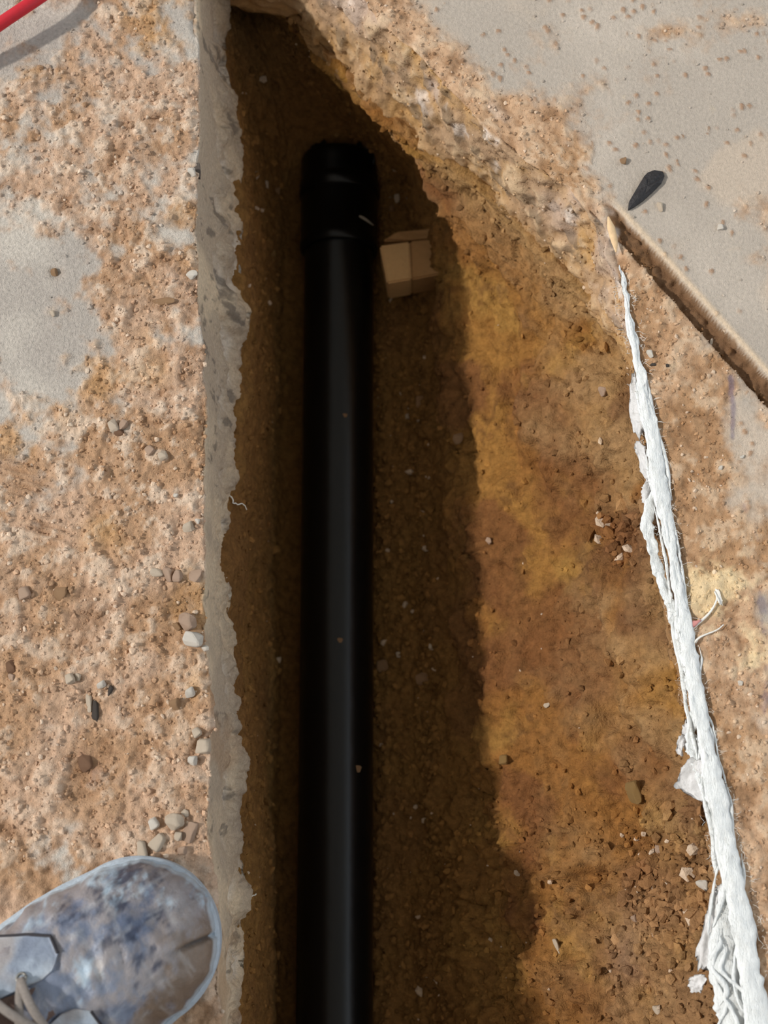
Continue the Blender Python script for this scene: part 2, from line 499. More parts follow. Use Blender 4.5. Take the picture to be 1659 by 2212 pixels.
def right_floor():
    off = spread(0.0, 0.33, 0.00125, 0.0, 2.1, 1.35)
    off[0] = 0.0
    tF = np.linspace(1, 0, 52)[:-1]
    tuck = np.array([1.0, 0.5])
    e = RTx(ROWS) + edge_noise(ROWS, 13, 0.0030)
    b = RBx(ROWS) + edge_noise(ROWS, 15, 0.0050)
    zb = RBz(ROWS)
    nT = len(off)
    X = np.concatenate((b[:, None] + tuck[None, :] * 0.05, e[:, None] + (b - e)[:, None] * tF[None, :], e[:, None] + off[None, :]), 1)
    Z = np.concatenate((np.repeat(zb[:, None], 2, 1), zb[:, None] * (tF ** 1.15)[None, :], np.zeros((NR, nT))), 1)
    Y = np.repeat(ROWS[:, None], X.shape[1], 1)
    G = np.stack((X, Y, Z), -1)
    top = np.zeros(X.shape); top[:, -nT:] = 1
    tt = np.concatenate((np.ones(2), tF, np.zeros(nT)))[None, :] + 0 * X
    edge_d = np.concatenate((np.zeros(2), tF * 0, off))[None, :] + 0 * X
    x, y = X, Y
    u, v = proj(np.stack((x, y, 0 * x), -1))
    # saw-cut groove
    groove_px = [(1290, 440), (1345, 500), (1420, 580), (1500, 670), (1580, 760), (1665, 855), (1900, 1120), (2500, 1800), (4000, 3500)]
    gd = near_line(x, y, groove_px)
    w0, w1 = P(1345, 520, 0), P(1665, 855, 0)
    side = (x - w0[0]) * (w1[1] - w0[1]) - (y - w0[1]) * (w1[0] - w0[0])      # >0 on the trench side
    side = side / np.linalg.norm(w1[:2] - w0[:2])
    start = sm(1300, 1360, u)
    hw = 0.0062
    groove = sm(hw + 0.0013, hw - 0.0009, gd + 0.0006 * fbm(x, y, 0.008, 3, 145)) * start
    below = sm(-0.004, 0.004, side) * sm(1330, 1350, u + 0.3 * (v - 570)) # part of the floor between groove and trench
    below = np.maximum(below, sm(900, 1000, v))
    g1 = fbm(x, y, 0.010, 4, 131, 0.62); g2 = fbm(x, y, 0.034, 3, 141)
    patches = fbm(x, y, 0.075, 6, 121, 0.68)
    cover = 0.05 + 0.75 * patches + 0.95 * below + 0.75 * sm(0.055, 0.005, edge_d) \
        + 0.55 * blob(x, y, 930, 110, 140, 70) + 0.5 * blob(x, y, 1100, 260, 120, 70) + 0.3 * blob(x, y, 1430, 70, 90, 20) \
        - 0.5 * blob(x, y, 1600, 930, 60, 90) - 0.45 * blob(x, y, 1660, 1030, 60, 120) - 0.3 * blob(x, y, 1480, 740, 60, 25)
    cover = sm(0.28, 0.85, cover)
    d1, d2, idv = cells(x + 0.002 * g2, y + 0.002 * g1, 0.0065, 161)
    lump = np.clip(0.60 - d1, 0, 1) * (idv > 0.55)
    g3 = fbm(x, y, 0.0045, 2, 133)
    d = cover * (0.0005 + 0.0009 * g1 + 0.0008 * g2 + 0.0012 * lump + 0.0008 * g3) + 0.00012 * g1
    spots = sm(0.70, 0.86, idv) * sm(0.34, 0.2, d1) * (1 - cover) * (vn(x * 60, y * 60, 171) > 0.45)
    d += 0.0012 * spots
    d -= groove * (0.0075 - 0.0020 * g1 - 0.0040 * lump - 0.003 * sm(1500, 1380, u))
    d += 0.0007 * np.exp(-((gd - hw - 0.004) / 0.003) ** 2) * (side < 0) * start
    lip = np.exp(-(edge_d / 0.006) ** 2) * top
    d -= lip * np.clip(0.003 + 0.005 * fbm(y, x * 0 + 8.3, 0.03, 3, 181), 0, 0.01)
    # broken face
    s = tt * 0.09
    al = y * 0.8 - x * 0.8
    f1 = fbm(al, s * 0.8, 0.016, 5, 191, 0.68); f2 = fbm(al, s + 3, 0.045, 4, 193, 0.6)
    q1, q2, qid = cells(al + 0.005 * f1, s + 0.005 * f2, 0.013, 195)
    small = np.clip(-zb / 0.06, 0.25, 1)[:, None]
    dface = small * (0.0034 * f1 + 0.004 * f2 + 0.0022 * (qid - 0.5) * sm(0.0, 0.25, q2 - q1))
    d = np.where(top > 0, d, dface)
    dense = np.concatenate((np.ones(2 + len(tF), bool), off < 0.34))[None, :]
    d = d * dense
    N = normals(G)
    N = np.where(N[..., 2:3] < 0, -N, N)
    G2 = G + N * d[..., None]
    # colour
    base = mix(lin(196, 184, 171) + 0 * X[..., None], lin(180, 169, 157) + 0 * X[..., None], sm(-0.5, 0.5, fbm(x, y, 0.10, 4, 201)))
    base = mix(base, lin(204, 184, 163) + 0 * base, 0.5 * sm(0.0, 0.6, fbm(x, y, 0.06, 4, 203)))
    dirt = mix(lin(194, 160, 129) + 0 * base, lin(176, 139, 104) + 0 * base, sm(-0.4, 0.6, fbm(x, y, 0.045, 4, 205)))
    dirt = mix(dirt, lin(214, 188, 160) + 0 * base, 0.6 * sm(0.15, 0.6, g1))
    dirt = mix(dirt, lin(142, 106, 74) + 0 * base, 0.65 * sm(0.1, 0.7, -g1))
    c = mix(base, dirt, cover)
    c = mix(c, lin(160, 118, 82) + 0 * c, 0.7 * spots)
    c = mix(c, lin(112, 78, 46) + 0 * c, 0.92 * sm(0.0, 0.25, groove))
    c = mix(c, lin(226, 200, 168) + 0 * c, 0.7 * np.exp(-((gd - hw - 0.0035) / 0.0022) ** 2) * (side < 0) * start)  # sunlit far rim of the groove, painted as a pale line
    # yellow-white powder beside the plastic, blue pen marks
    pow_ = sm(0.25, 0.8, blob(x, y, 1530, 1270, 80, 70) + 0.5 * blob(x, y, 1620, 1400, 60, 60) + 0.35 * g1)
    c = mix(c, lin(232, 208, 164) + 0 * c, 0.75 * pow_)
    pen = sm(0.0024, 0.0008, near_line(x, y, [(1578, 815), (1584, 870), (1582, 945)]) + 0.0008 * g1)
    pen += 0.8 * sm(0.004, 0.001, near_line(x, y, [(1606, 1090), (1622, 1140), (1636, 1165)]) + 0.003 * (0.5 + g1))
    pen += 0.7 * sm(0.004, 0.001, near_line(x, y, [(1640, 1250), (1655, 1440), (1650, 1560)]) + 0.004 * (0.5 + g1))
    c = mix(c, lin(112, 102, 122) + 0 * c, 0.6 * np.clip(pen, 0, 1))
    cf = mix(lin(184, 146, 98) + 0 * c, lin(172, 142, 112) + 0 * c, sm(-0.3, 0.5, f2))
    cf = mix(cf, lin(204, 176, 142) + 0 * c, 0.8 * sm(0.1, 0.6, f1))
    cf = mix(cf, lin(118, 100, 80) + 0 * c, 0.7 * sm(0.72, 0.85, qid) * sm(0.05, 0.2, q2 - q1))
    cf = mix(cf, lin(192, 174, 164) + 0 * c, 0.6 * sm(0.7, 0.25, tt) * sm(-0.3, 0.4, fbm(al, s, 0.05, 3, 211)))
    cf = mix(cf, lin(226, 212, 200) + 0 * c, 0.75 * sm(0.35, 0.9, fbm(al, s, 0.022, 4, 207, .62)) * sm(0.9, 0.3, tt))
    cf = mix(cf, lin(176, 138, 92) + 0 * c, 0.6 * sm(0.6, 1.0, tt))
    thin = sm(-.05, -.03, zb)[:, None] + 0 * X
    cf = mix(cf, lin(140, 106, 72) + 0 * c, 0.85 * thin)
    c = np.where(top[..., None] > 0, c, cf)
    wht = sm(0.35, 0.75, fbm(x, y, 0.03, 4, 209)) * sm(0.03, 0.004, edge_d) * top * (1 - below)
    c = mix(c, lin(232, 222, 212) + 0 * c, 0.6 * wht)
    o = from_arrays('floor', G2.reshape(-1, 3), grid_faces(*X.shape), M['floor_right'], colors=c)
    tag(o, 'pale worn concrete floor with a broken edge and a saw-cut groove', 'floor', kind='structure')
    cover = np.where(top > 0, cover, 0.9 * (tt < .97))
    keep = (u < 1780) & (v > -120) & (v < 2400) & (tt < .985)
    return G2[keep], cover[keep], c[keep]


# ---- the trench soil
TE = math.tan(SUN_E)


def shadow_pt(u, v):
    """point at pixel u, v whose height makes the sun graze the left slab edge there"""
    z = -0.1
    for _ in range(40):
        p = P(u, v, z)
        z = 0.6 * z + 0.4 * (-(p[0] - LTx(p[1])) * TE)
    return (u, v, z)


def trench():
    sh = [(1140, 2600), (1100, 2212), (1095, 2050), (1092, 1830), (1066, 1500), (1045, 1250), (1022, 1000), (1010, 780), (1003, 640), (985, 520),
          (945, 400), (895, 310), (830, 235), (790, 200)]
    R3 = [shadow_pt(*p) for p in sh] + [(720, 150, -.092), (650, 70, -.094), (590, -20, -.096)]
    R2 = [(1520, 2600, -.07), (1400, 2212, -.075), (1375, 2000, -.075), (1390, 1800, -.07), (1340, 1600, -.072), (1320, 1400, -.07), (1290, 1130, -.07),
          (1262, 950, -.072), (1210, 720, -.085), (1140, 570, -.093), (1010, 450, -.097), (905, 345, -.098), (800, 225, -.097), (725, 155, -.091), (655, 78, -.092), (595, -15, -.094)]
    R1 = [(u + 6, v, z + 0.004) for u, v, z in right_bot] + [(600, -30, -.09)]
    R4 = [(960, 2600, -.235), (930, 2212, -.235), (915, 1800, -.232), (905, 1400, -.232), (900, 1000, -.232), (905, 700, -.232), (905, 520, -.228), (870, 400, -.222), (830, 320, -.205),
          (760, 230, -.165), (700, 150, -.125), (630, 60, -.11), (580, -20, -.108)]
    R5 = [(815, 2600, -.258), (812, 2212, -.258), (812, 1000, -.258), (812, 540, -.256), (812, 400, -.246), (790, 320, -.222), (720, 230, -.175), (660, 150, -.14), (600, 60, -.125), (560, -20, -.12)]
    R6 = [(722, 2600, -.272), (722, 2212, -.272), (730, 1000, -.272), (733, 540, -.272), (735, 420, -.262), (733, 330, -.228), (680, 230, -.180), (630, 150, -.15), (570, 60, -.13), (540, -20, -.125)]
    R7 = [(590, 2600, -.262), (600, 2212, -.262), (606, 1000, -.262), (612, 540, -.260), (620, 400, -.246), (640, 320, -.222), (610, 230, -.182), (580, 150, -.155), (545, 60, -.135), (525, -20, -.13)]
    R8 = [(565, 2600, -.185), (568, 2212, -.185), (575, 1850, -.185), (556, 1500, -.182), (552, 1250, -.18), (560, 1000, -.18), (570, 700, -.18), (565, 400, -.175), (545, 250, -.16), (530, 150, -.14), (515, 60, -.125), (508, -20, -.12)]
    R9 = [(u - 3, v, -SLAB + .002) for u, v in left_bot]
    curves = [curve(r) for r in (R9, R8, R7, R6, R5, R4, R3, R2, R1)]
    Xc = np.array([c[0](ROWS) for c in curves]); Zc = np.array([c[1](ROWS) for c in curves])
    # tuck both ends in behind the slabs
    Xc = np.vstack((Xc[:1] - 0.035, Xc, Xc[-1:] + 0.035)); Zc = np.vstack((Zc[:1], Zc, Zc[-1:]))
    K = Xc.shape[0]
    # smooth curve through the control points, uniform in arc length of the mean section
    nC = 400
    wts = [16, 62, 56, 34, 34, 40, 60, 60, 54, 24]
    cols = np.concatenate([np.linspace(i, i + 1, w, endpoint=False) for i, w in enumerate(wts)] + [[K - 1]])
    i = np.minimum(np.floor(cols).astype(int), K - 2); t = (cols - i)[:, None]

    def cr(A):
        a = A[np.maximum(i - 1, 0)]; b = A[i]; c = A[i + 1]; d = A[np.minimum(i + 2, K - 1)]
        # monotone-ish: damped tangents
        m0 = (c - a) * 0.35; m1 = (d - b) * 0.35
        return (2 * t ** 3 - 3 * t ** 2 + 1) * b + (t ** 3 - 2 * t ** 2 + t) * m0 + (-2 * t ** 3 + 3 * t ** 2) * c + (t ** 3 - t ** 2) * m1
    X = cr(Xc).T; Z = cr(Zc).T
    Y = np.repeat(ROWS[:, None], X.shape[1], 1)
    G = np.stack((X, Y, Z), -1)
    jm = int(np.argmin(abs(ROWS - 0.2)))
    s1 = np.concatenate(([0], np.cumsum(np.hypot(np.diff(X[jm]), np.diff(Z[jm])))))
    s = np.repeat(s1[None, :], NR, 0)
    x, y = s, Y
    k = cols[None, :] + 0 * X                       # 1 left bottom edge ... 4 under pipe ... 7 shadow line ... 8 ledge ... 9 top
    u, v = proj(G)
    big = fbm(x, y * 0.8, 0.07, 4, 301, 0.55)
    mid = fbm(x, y, 0.022, 4, 311, 0.6)
    fine = fbm(x, y, 0.007, 3, 321, 0.6)
    d1, d2, idv = cells(x + 0.006 * mid, y * 0.8 + 0.006 * big, 0.030, 331)
    e1, e2, eid = cells(x + 0.002 * mid, y + 0.002 * fine, 0.0085, 341)
    plates = (idv - 0.5) * sm(0.0, 0.10, d2 - d1)
    crack = sm(0.05, 0.0, d2 - d1) * sm(0.1, 0.6, fbm(x, y, 0.05, 2, 343))
    clod = np.clip(0.62 - e1, 0, 1)
    rightw = sm(5.6, 7.0, k)
    bottomr = sm(4.4, 5.0, k) * sm(7.0, 5.6, k)
    clods = 0.35 * rightw + 1.0 * bottomr + 0.15
    lowr = sm(1500, 1900, v) * rightw               # crumbly lower right
    dd = 0.0046 * big * (0.5 + rightw) + 0.0042 * mid * (0.6 + 0.6 * rightw) + 0.0013 * fine + 0.0065 * plates * rightw - 0.0055 * crack * rightw
    dd += clod * (eid > 0.35) * (0.0016 + 0.0034 * clods * sm(-0.2, 0.4, mid) + 0.004 * lowr) * np.clip(clods + lowr, 0, 1.3)
    # ledges down the lit bank
    led = np.sin((k - 7) * 5.0 + 2.4 * big + y * 9) * rightw
    dd += 0.0042 * led

    def hole(u0, v0, ru, rv):
        return np.exp(-((u - u0) / ru) ** 2 - ((v - v0) / rv) ** 2) * rightw
    holes = 1.0 * hole(1325, 1150, 34, 40) + 0.8 * hole(1305, 1550, 20, 46) + 0.6 * hole(1010, 425, 40, 16) + 0.55 * hole(1187, 700, 12, 40) \
        + 0.5 * hole(1330, 1950, 26, 60) + 0.5 * hole(1470, 1960, 34, 34) + 0.5 * hole(1300, 1890, 60, 24) + 0.4 * hole(1090, 860, 14, 14) + 0.5 * hole(1420, 1830, 50, 30) \
        + 0.35 * hole(1245, 930, 30, 20) + 0.4 * hole(1410, 2130, 40, 20)
    bumps = 0.6 * hole(1365, 1715, 26, 36) + 0.6 * hole(1290, 830, 30, 30) + 0.5 * hole(1180, 1600, 30, 26) + 0.6 * hole(1060, 1640, 20, 26) \
        + 0.7 * hole(1330, 1900, 20, 60) + 0.5 * hole(1240, 1020, 24, 90) + 0.5 * hole(1400, 2080, 60, 40)
    dd += -0.019 * holes * (0.8 + 0.5 * mid) + 0.008 * bumps
    # keep the ground out of the pipe
    calm = np.exp(-((k - 4.0) / 0.75) ** 2) * sm(P(733, 400, -.25)[1], P(733, 470, -.25)[1], -Y + 2 * P(733, 435, -.25)[1])
    dd *= 1 - 0.85 * calm
    ends = sm(0.0, 0.6, k) * sm(K - 1, K - 1.6, k)
    dd *= ends
    N = normals(G)
    N = np.where((N[..., 2:3] < 0) & (k[..., None] > 1.5) & (k[..., None] < 8.5), -N, N)
    cN = np.cross(np.gradient(G, axis=1), np.gradient(G, axis=0))
    N = cN / np.maximum(np.linalg.norm(cN, axis=-1, keepdims=True), 1e-12)
    G2 = G + N * dd[..., None]
    # colour of the clay
    o_ = 0 * X[..., None]
    c = mix(lin(150, 108, 56) + o_, lin(136, 93, 49) + o_, sm(-0.5, 0.5, big))
    c = mix(c, lin(158, 121, 64) + o_, 0.6 * sm(0.1, 0.7, fbm(x, y, 0.05, 4, 351)))
    c = mix(c, lin(116, 76, 47) + o_, 0.8 * sm(0.15, 0.7, fbm(x, y, 0.06, 4, 353)))
    c = mix(c, lin(110, 76, 44) + o_, 0.6 * sm(0.05, 0.5, -fine) * sm(-0.1, 0.5, mid))
    dusty = sm(7.3, 8.6, k + 0.35 * big + 0.25 * mid)
    c = mix(c, lin(158, 126, 88) + o_, 0.75 * dusty * sm(-0.6, 0.4, fbm(x, y, 0.04, 3, 355)))
    c = mix(c, lin(108, 74, 50) + o_, 0.7 * sm(0.1, 0.6, fbm(x, y, 0.055, 3, 357)) * dusty)
    low = sm(1750, 2000, v) * sm(7.4, 8.2, k)
    c = mix(c, lin(154, 120, 84) + o_, 0.5 * low)
    purple = hole(1350, 2070, 40, 90)
    c = mix(c, lin(140, 112, 92) + o_, 0.6 * purple)
    low_soil = sm(7.1, 6.2, k + 0.15 * mid)             # browner soil low in the cut
    c = mix(c, lin(130, 96, 56) + o_, 0.75 * low_soil)
    tipend = sm(P(700, 300, -.2)[1], P(600, 100, -.14)[1], Y)
    c = mix(c, lin(120, 94, 62) + o_, 0.5 * tipend * low_soil)
    o = from_arrays('ground', G2.reshape(-1, 3), grid_faces(*X.shape), M['soil'], colors=c)
    tag(o, 'ochre clay soil lining the open trench', 'soil', kind='structure')
    keep = (k > 1.2) & (k < 9.2) & (u > 480) & (u < 1659) & (v > 0) & (v < 2300)
    return G2[keep], N[keep], k[keep], c[keep]


LF_P, LF_COVER, LF_COL = left_floor()
RF_P, RF_COVER, RF_COL = right_floor()
TR_P, TR_N, TR_K, TR_COL = trench()
LF_UV = np.stack(proj(LF_P), 1); RF_UV = np.stack(proj(RF_P), 1); TR_UV = np.stack(proj(TR_P), 1)


def on(surface, u, v):
    """the surface point seen at a pixel"""
    UV, PP = {'left': (LF_UV, LF_P), 'right': (RF_UV, RF_P), 'trench': (TR_UV, TR_P)}[surface]
    d = (UV[:, 0] - u) ** 2 + (UV[:, 1] - v) ** 2
    i = int(np.argmin(d))
    return PP[i].copy()


def px_at(z):
    """metres covered by one photograph pixel at height z (near the middle of the frame)"""
    return (CAM_H - z) / (FPX * CT)


# ---- added unseen room: ceiling dims overhead light, two walls hold it, daylight at both sides
def slab_box(name, lo, hi, m, label, cat):
    bm = bmesh.new()
    bmesh.ops.create_cube(bm, size=1.0)
    for vv in bm.verts:
        vv.co = Vector([lo[i] + (vv.co[i] + 0.5) * (hi[i] - lo[i]) for i in range(3)])
    o = bm_obj(name, bm, m)
    return tag(o, label, cat, kind='structure')


slab_box('wall_back', (XL_OUT, YB - 0.02, -0.1), (XR_OUT, YB + 0.15, 2.6), M['paint'], 'added, unseen plastered wall beyond the end of the trench', 'wall')
slab_box('wall_front', (XL_OUT, YF - 0.15, -0.3), (XR_OUT, YF + 0.02, 2.6), M['paint'], 'added, unseen plastered wall behind the photographer', 'wall')
slab_box('ceiling', (XL_OUT, YF - 0.15, 2.6), (XR_OUT, YB + 0.15, 2.75), M['ceil'], 'added, unseen ceiling that dims the light from overhead', 'ceiling')

# ================================================================== THE PIPE
PZ = -0.240
pb, pt = P(722, 2212, PZ), P(733, 430, PZ)
pdir = (pt - pb) / np.linalg.norm(pt - pb)


def pipe_point(v):
    """axis point seen at image row v"""
    a, b = -1.5, 2.5
    for _ in range(50):
        m_ = 0.5 * (a + b)
        if proj(pb + pdir * m_)[1] > v: a = m_
        else: b = m_
    return pb + pdir * a


def lathe(name, v0, v1, prof, m, parent, seg=48):
    """prof: list of (t 0..1 along, radius)"""
    A, B = (pipe_point(v0) if not isinstance(v0, np.ndarray) else v0), pipe_point(v1)
    path = np.array([A + (B - A) * t for t, r in prof])
    s = np.cross(pdir, (0, 0, 1.0)); s /= np.linalg.norm(s); w = np.cross(s, pdir)
    verts, faces = [], []
    for (t, r), c in zip(prof, path):
        for q in range(seg):
            a = 2 * math.pi * q / seg
            verts.append(c + r * (math.cos(a) * s + math.sin(a) * w))
    for i in range(len(prof) - 1):
        for q in range(seg):
            faces.append((i * seg + q, i * seg + (q + 1) % seg, (i + 1) * seg + (q + 1) % seg, (i + 1) * seg + q))
    me = bpy.data.meshes.new(name)
    me.from_pydata([tuple(p) for p in verts], [], faces)
    me.polygons.foreach_set('use_smooth', [True] * len(faces))
    me.materials.append(m)
    return link(bpy.data.objects.new(name, me), parent)


pipe = empty('drain_pipe', (0, 0, 0))
tag(pipe, 'black plastic drain pipe lying along the bottom of the trench', 'pipe')
far = pb - pdir * 0.9
lathe('barrel', far, 520, [(0, 0.0), (0, 0.027), (0, 0.030), (0.3, 0.030), (0.7, 0.030), (1, 0.030)], M['pipe'], pipe)
hub = lathe('coupling', 545, 348, [(0, 0.0302), (0, 0.0335), (0.02, 0.0342), (0.1, 0.0342), (0.11, 0.0336), (0.9, 0.0336), (0.97, 0.0342), (1, 0.0335), (1, 0.029), (0.94, 0.028), (0.94, 0.0)], M['pipe'], pipe)
lathe('collar_ring', 430, 400, [(0, 0.0338), (0.1, 0.0352), (0.9, 0.0352), (1, 0.034)], M['pipe'], hub)


def sheet(name, corners, m, parent, n=10, amp=0.002, thick=0.0007, seed=0, ragged=0.0):
    """crumpled thin sheet spanned by four corners, with its own thickness"""
    c = np.asarray(corners, float)
    a = np.linspace(0, 1, n); A, B = np.meshgrid(a, a, indexing='ij')
    G = (c[0] * (1 - A[..., None]) + c[1] * A[..., None]) * (1 - B[..., None]) + (c[3] * (1 - A[..., None]) + c[2] * A[..., None]) * B[..., None]
    N = normals(G)
    L = np.linalg.norm(c[1] - c[0]) + np.linalg.norm(c[3] - c[0])
    d = fbm(A * L, B * L, L * 0.35, 3, seed)
    G = G + N * (amp * d)[..., None]
    if ragged:
        rim = (np.minimum(np.minimum(A, 1 - A), np.minimum(B, 1 - B)) < 0.5 / n)
        ctr = G.mean((0, 1))
        k = 1 - ragged * np.clip(0.5 + fbm(A * 9, B * 9, 1.6, 3, seed + 4), 0, 1) * rim
        G = ctr + (G - ctr) * k[..., None]
        r = np.maximum(abs(A - .5), abs(B - .5)) * 2
        rr = np.hypot(A - .5, B - .5) * 2
        G = ctr + (G - ctr) * np.where(rr > 1e-6, np.minimum(1, (r / np.maximum(rr, 1e-6)) * 1.08), 1)[..., None]
    V = np.vstack(((G + N * thick / 2).reshape(-1, 3), (G - N * thick / 2).reshape(-1, 3)))
    F = grid_faces(n, n)
    F2 = F[:, ::-1] + n * n
    rim = list(range(n)) + [i * n + n - 1 for i in range(1, n)] + [(n - 1) * n + j for j in range(n - 2, -1, -1)] + [i * n for i in range(n - 2, 0, -1)]
    S = np.array([(p, q, q + n * n, p + n * n) for p, q in zip(rim, rim[1:] + rim[:1])])
    return from_arrays(name, V, np.vstack((F, F2, S)), m, parent)


z_h = PZ + 0.018
sheet('tape_flap', [P(664, 345, z_h), P(712, 350, z_h + .012), P(700, 300, z_h + .008), P(680, 284, z_h)], M['pipe'], pipe, amp=.002, seed=5)
sheet('tape_flap', [P(755, 345, z_h + .008), P(808, 360, z_h), P(805, 300, z_h), P(780, 286, z_h + .006)], M['pipe'], pipe, amp=.003, seed=6)

# pale sliver lying across the coupling
pz = PZ + 0.0352
sl = resample([P(776, 466, pz), P(790, 474, pz - .001), P(808, 487, pz - .008)], 10)
o = tube_obj('pale_sliver', sl, [.0008, .0012, .0014, .0013, .0012, .0012, .0011, .001, .0008, .0004], M['dust'], seg=6, flat=0.5)
tag(o, 'thin pale sliver lying on the black pipe coupling', 'sliver')

# ================================================================== THE TAN BLOCK
def hull_block(name, top_px, z_top, drop, m, parent):
    bm = bmesh.new()
    tops = [Vector(P(u, v, z)) for (u, v), z in zip(top_px, z_top)]
    bots = [t + Vector((0.001, 0, -drop)) for t in tops]
    vs = [bm.verts.new(t) for t in tops + bots]
    n = len(tops)
    bm.faces.new(vs[:n]); bm.faces.new(vs[n:][::-1])
    for i in range(n):
        bm.faces.new((vs[i], vs[n + i], vs[n + (i + 1) % n], vs[(i + 1) % n]))
    bmesh.ops.bevel(bm, geom=bm.edges[:], offset=0.0013, segments=2, affect='EDGES')
    return bm_obj(name, bm, m, parent)


blk = empty('masonry_block', P(900, 560, -0.215))
blk.location = (0, 0, 0)
tag(blk, 'tan broken block lying beside the black pipe coupling', 'block')
zt = -0.185
hull_block('body', [(886, 520), (955, 515), (962, 545), (962, 590), (888, 604)], [zt, zt - .004, zt - .002, zt, zt + .002], 0.034, M['block'], blk)
hull_block('light_piece', [(820, 530), (885, 521), (889, 603), (836, 612)], [zt + .003, zt + .002, zt + .004, zt + .004], 0.036, M['block_face'], blk)
hull_block('upper_ledge', [(826, 520), (856, 500), (930, 493), (952, 501), (956, 514), (886, 519)], [zt - .012, zt - .008, zt - .006, zt - .007, zt - .006, zt - .004], 0.028, M['block'], blk)

# ================================================================== WHITE PLASTIC ALONG THE RIGHT EDGE
strip = empty('plastic_strip', P(1440, 1130, 0))
strip.location = (0, 0, 0)
tag(strip, 'torn white fibrous plastic strip running along the trench edge', 'plastic strip')


def strand(pts, n=150, flat=0.30, seed=1, name='strand', m='strand', seg=18, jit=0.0011):
    """pts: (u, v, z, width in px)"""
    w = np.array([P(u, v, z * 0.45) for u, v, z, _ in pts])
    path = resample(w, n)
    wid = np.interp(np.linspace(0, 1, n), np.concatenate(([0], np.cumsum(np.linalg.norm(np.diff(w, axis=0), axis=1)))) /
                    np.sum(np.linalg.norm(np.diff(w, axis=0), axis=1)), [p[3] for p in pts]) * px_at(0) * 0.5
    tt = np.linspace(0, 1, n) * 40
    wid = 0.92 * wid * (1 + 0.26 * fbm(tt, tt * 0 + seed, 1.6, 4, 400 + seed, .6))
    return tube_obj(name, path, wid, M[m], strip, seg=seg, flat=flat, jitter=jit)


strand([(1340, 572, .002, 4), (1346, 610, .004, 12), (1362, 700, .005, 20), (1380, 790, .006, 22), (1398, 880, .006, 26), (1414, 970, .006, 32),
        (1425, 1050, .006, 36), (1440, 1130, .006, 26), (1456, 1220, .006, 22), (1468, 1290, .006, 24), (1482, 1370, .006, 40), (1497, 1450, .006, 34),
        (1508, 1530, .007, 34), (1528, 1620, .007, 32), (1546, 1710, .008, 40), (1566, 1800, .008, 38), (1582, 1890, .009, 44), (1602, 1990, .009, 46),
        (1618, 2090, .009, 50), (1634, 2180, .009, 56), (1660, 2330, .009, 60), (1690, 2480, .009, 56), (1722, 2640, .008, 40), (1745, 2760, .006, 14)], n=330, seed=1)
strand([(1428, 1030, .001, 10), (1408, 1080, -.002, 22), (1398, 1130, -.004, 30), (1410, 1180, -.004, 30), (1424, 1240, -.003, 24), (1446, 1300, -.002, 26),
        (1462, 1350, -.002, 34), (1480, 1400, -.001, 34)], n=90, seed=2)
strand([(1437, 1090, .002, 6), (1446, 1150, .001, 9), (1452, 1210, .001, 9), (1460, 1270, .001, 7)], n=50, seed=3, seg=8)
strand([(1500, 1530, .001, 12), (1492, 1570, -.003, 24), (1496, 1620, -.004, 30), (1516, 1680, -.004, 24), (1532, 1740, -.003, 26), (1550, 1790, -.002, 20)], n=80, seed=4)
strand([(1522, 1570, .008, 6), (1530, 1640, .009, 9), (1536, 1700, .009, 9)], n=40, seed=5, seg=8)
strand([(1572, 1870, .0, 16), (1566, 1940, -.002, 34), (1560, 2010, -.004, 52), (1562, 2080, -.005, 64), (1574, 2150, -.005, 66), (1590, 2240, -.004, 62), (1606, 2330, -.003, 60), (1650, 2480, -.002, 44), (1690, 2580, 0, 14)],
       n=110, seed=6)
strand([(1452, 1310, -.004, 22), (1458, 1350, -.006, 30), (1474, 1400, -.006, 26), (1486, 1440, -.005, 20)], n=50, seed=7, jit=.0018)
strand([(1398, 1040, -.005, 12), (1394, 1070, -.007, 22), (1400, 1100, -.006, 16)], n=30, seed=8, m='film')

# thin fibre strands lying along and over the ribbons
main_px = [(1340, 572, 4), (1362, 700, 20), (1398, 880, 26), (1414, 970, 32), (1425, 1050, 36), (1440, 1130, 28), (1456, 1220, 26), (1468, 1290, 28), (1482, 1370, 42),
           (1497, 1450, 36), (1508, 1530, 38), (1528, 1620, 38), (1546, 1710, 44), (1566, 1800, 42), (1582, 1890, 54), (1590, 1990, 90), (1600, 2090, 106), (1614, 2180, 116), (1640, 2330, 120)]
mv = np.array([p[1] for p in main_px], float); mu_ = np.array([p[0] for p in main_px], float); mw_ = np.array([p[2] for p in main_px], float)
for q in range(46):
    v0 = 590 + 1560 * RNG.random(); ln = 120 + 330 * RNG.random()
    vv = np.linspace(v0, min(v0 + ln, 2320), 9)
    lane = RNG.uniform(-.62, .62); drift = RNG.uniform(-.5, .5)
    ln_t = np.linspace(0, 1, 9)
    off_ = np.clip(lane + drift * ln_t + 0.12 * np.sin(ln_t * 9 + q), -.66, .62)
    uu = np.interp(vv, mv, mu_) + off_ * np.interp(vv, mv, mw_)
    zz = .0012 + .0020 * np.clip(1 - abs(off_) * 1.3, 0, 1) + np.where(off_ < -.5, -.002, 0)
    pth = resample([P(a_, b_, c_) for a_, b_, c_ in zip(uu, vv, zz)], 44)
    r_ = RNG.uniform(.0006, .0017) * np.clip(np.minimum(np.linspace(0, 1, 44), np.linspace(1, 0, 44)) * 6, .25, 1)
    tube_obj('fibre_strand', pth, r_, M['strand'], strip, seg=6, flat=.7, jitter=.0005)

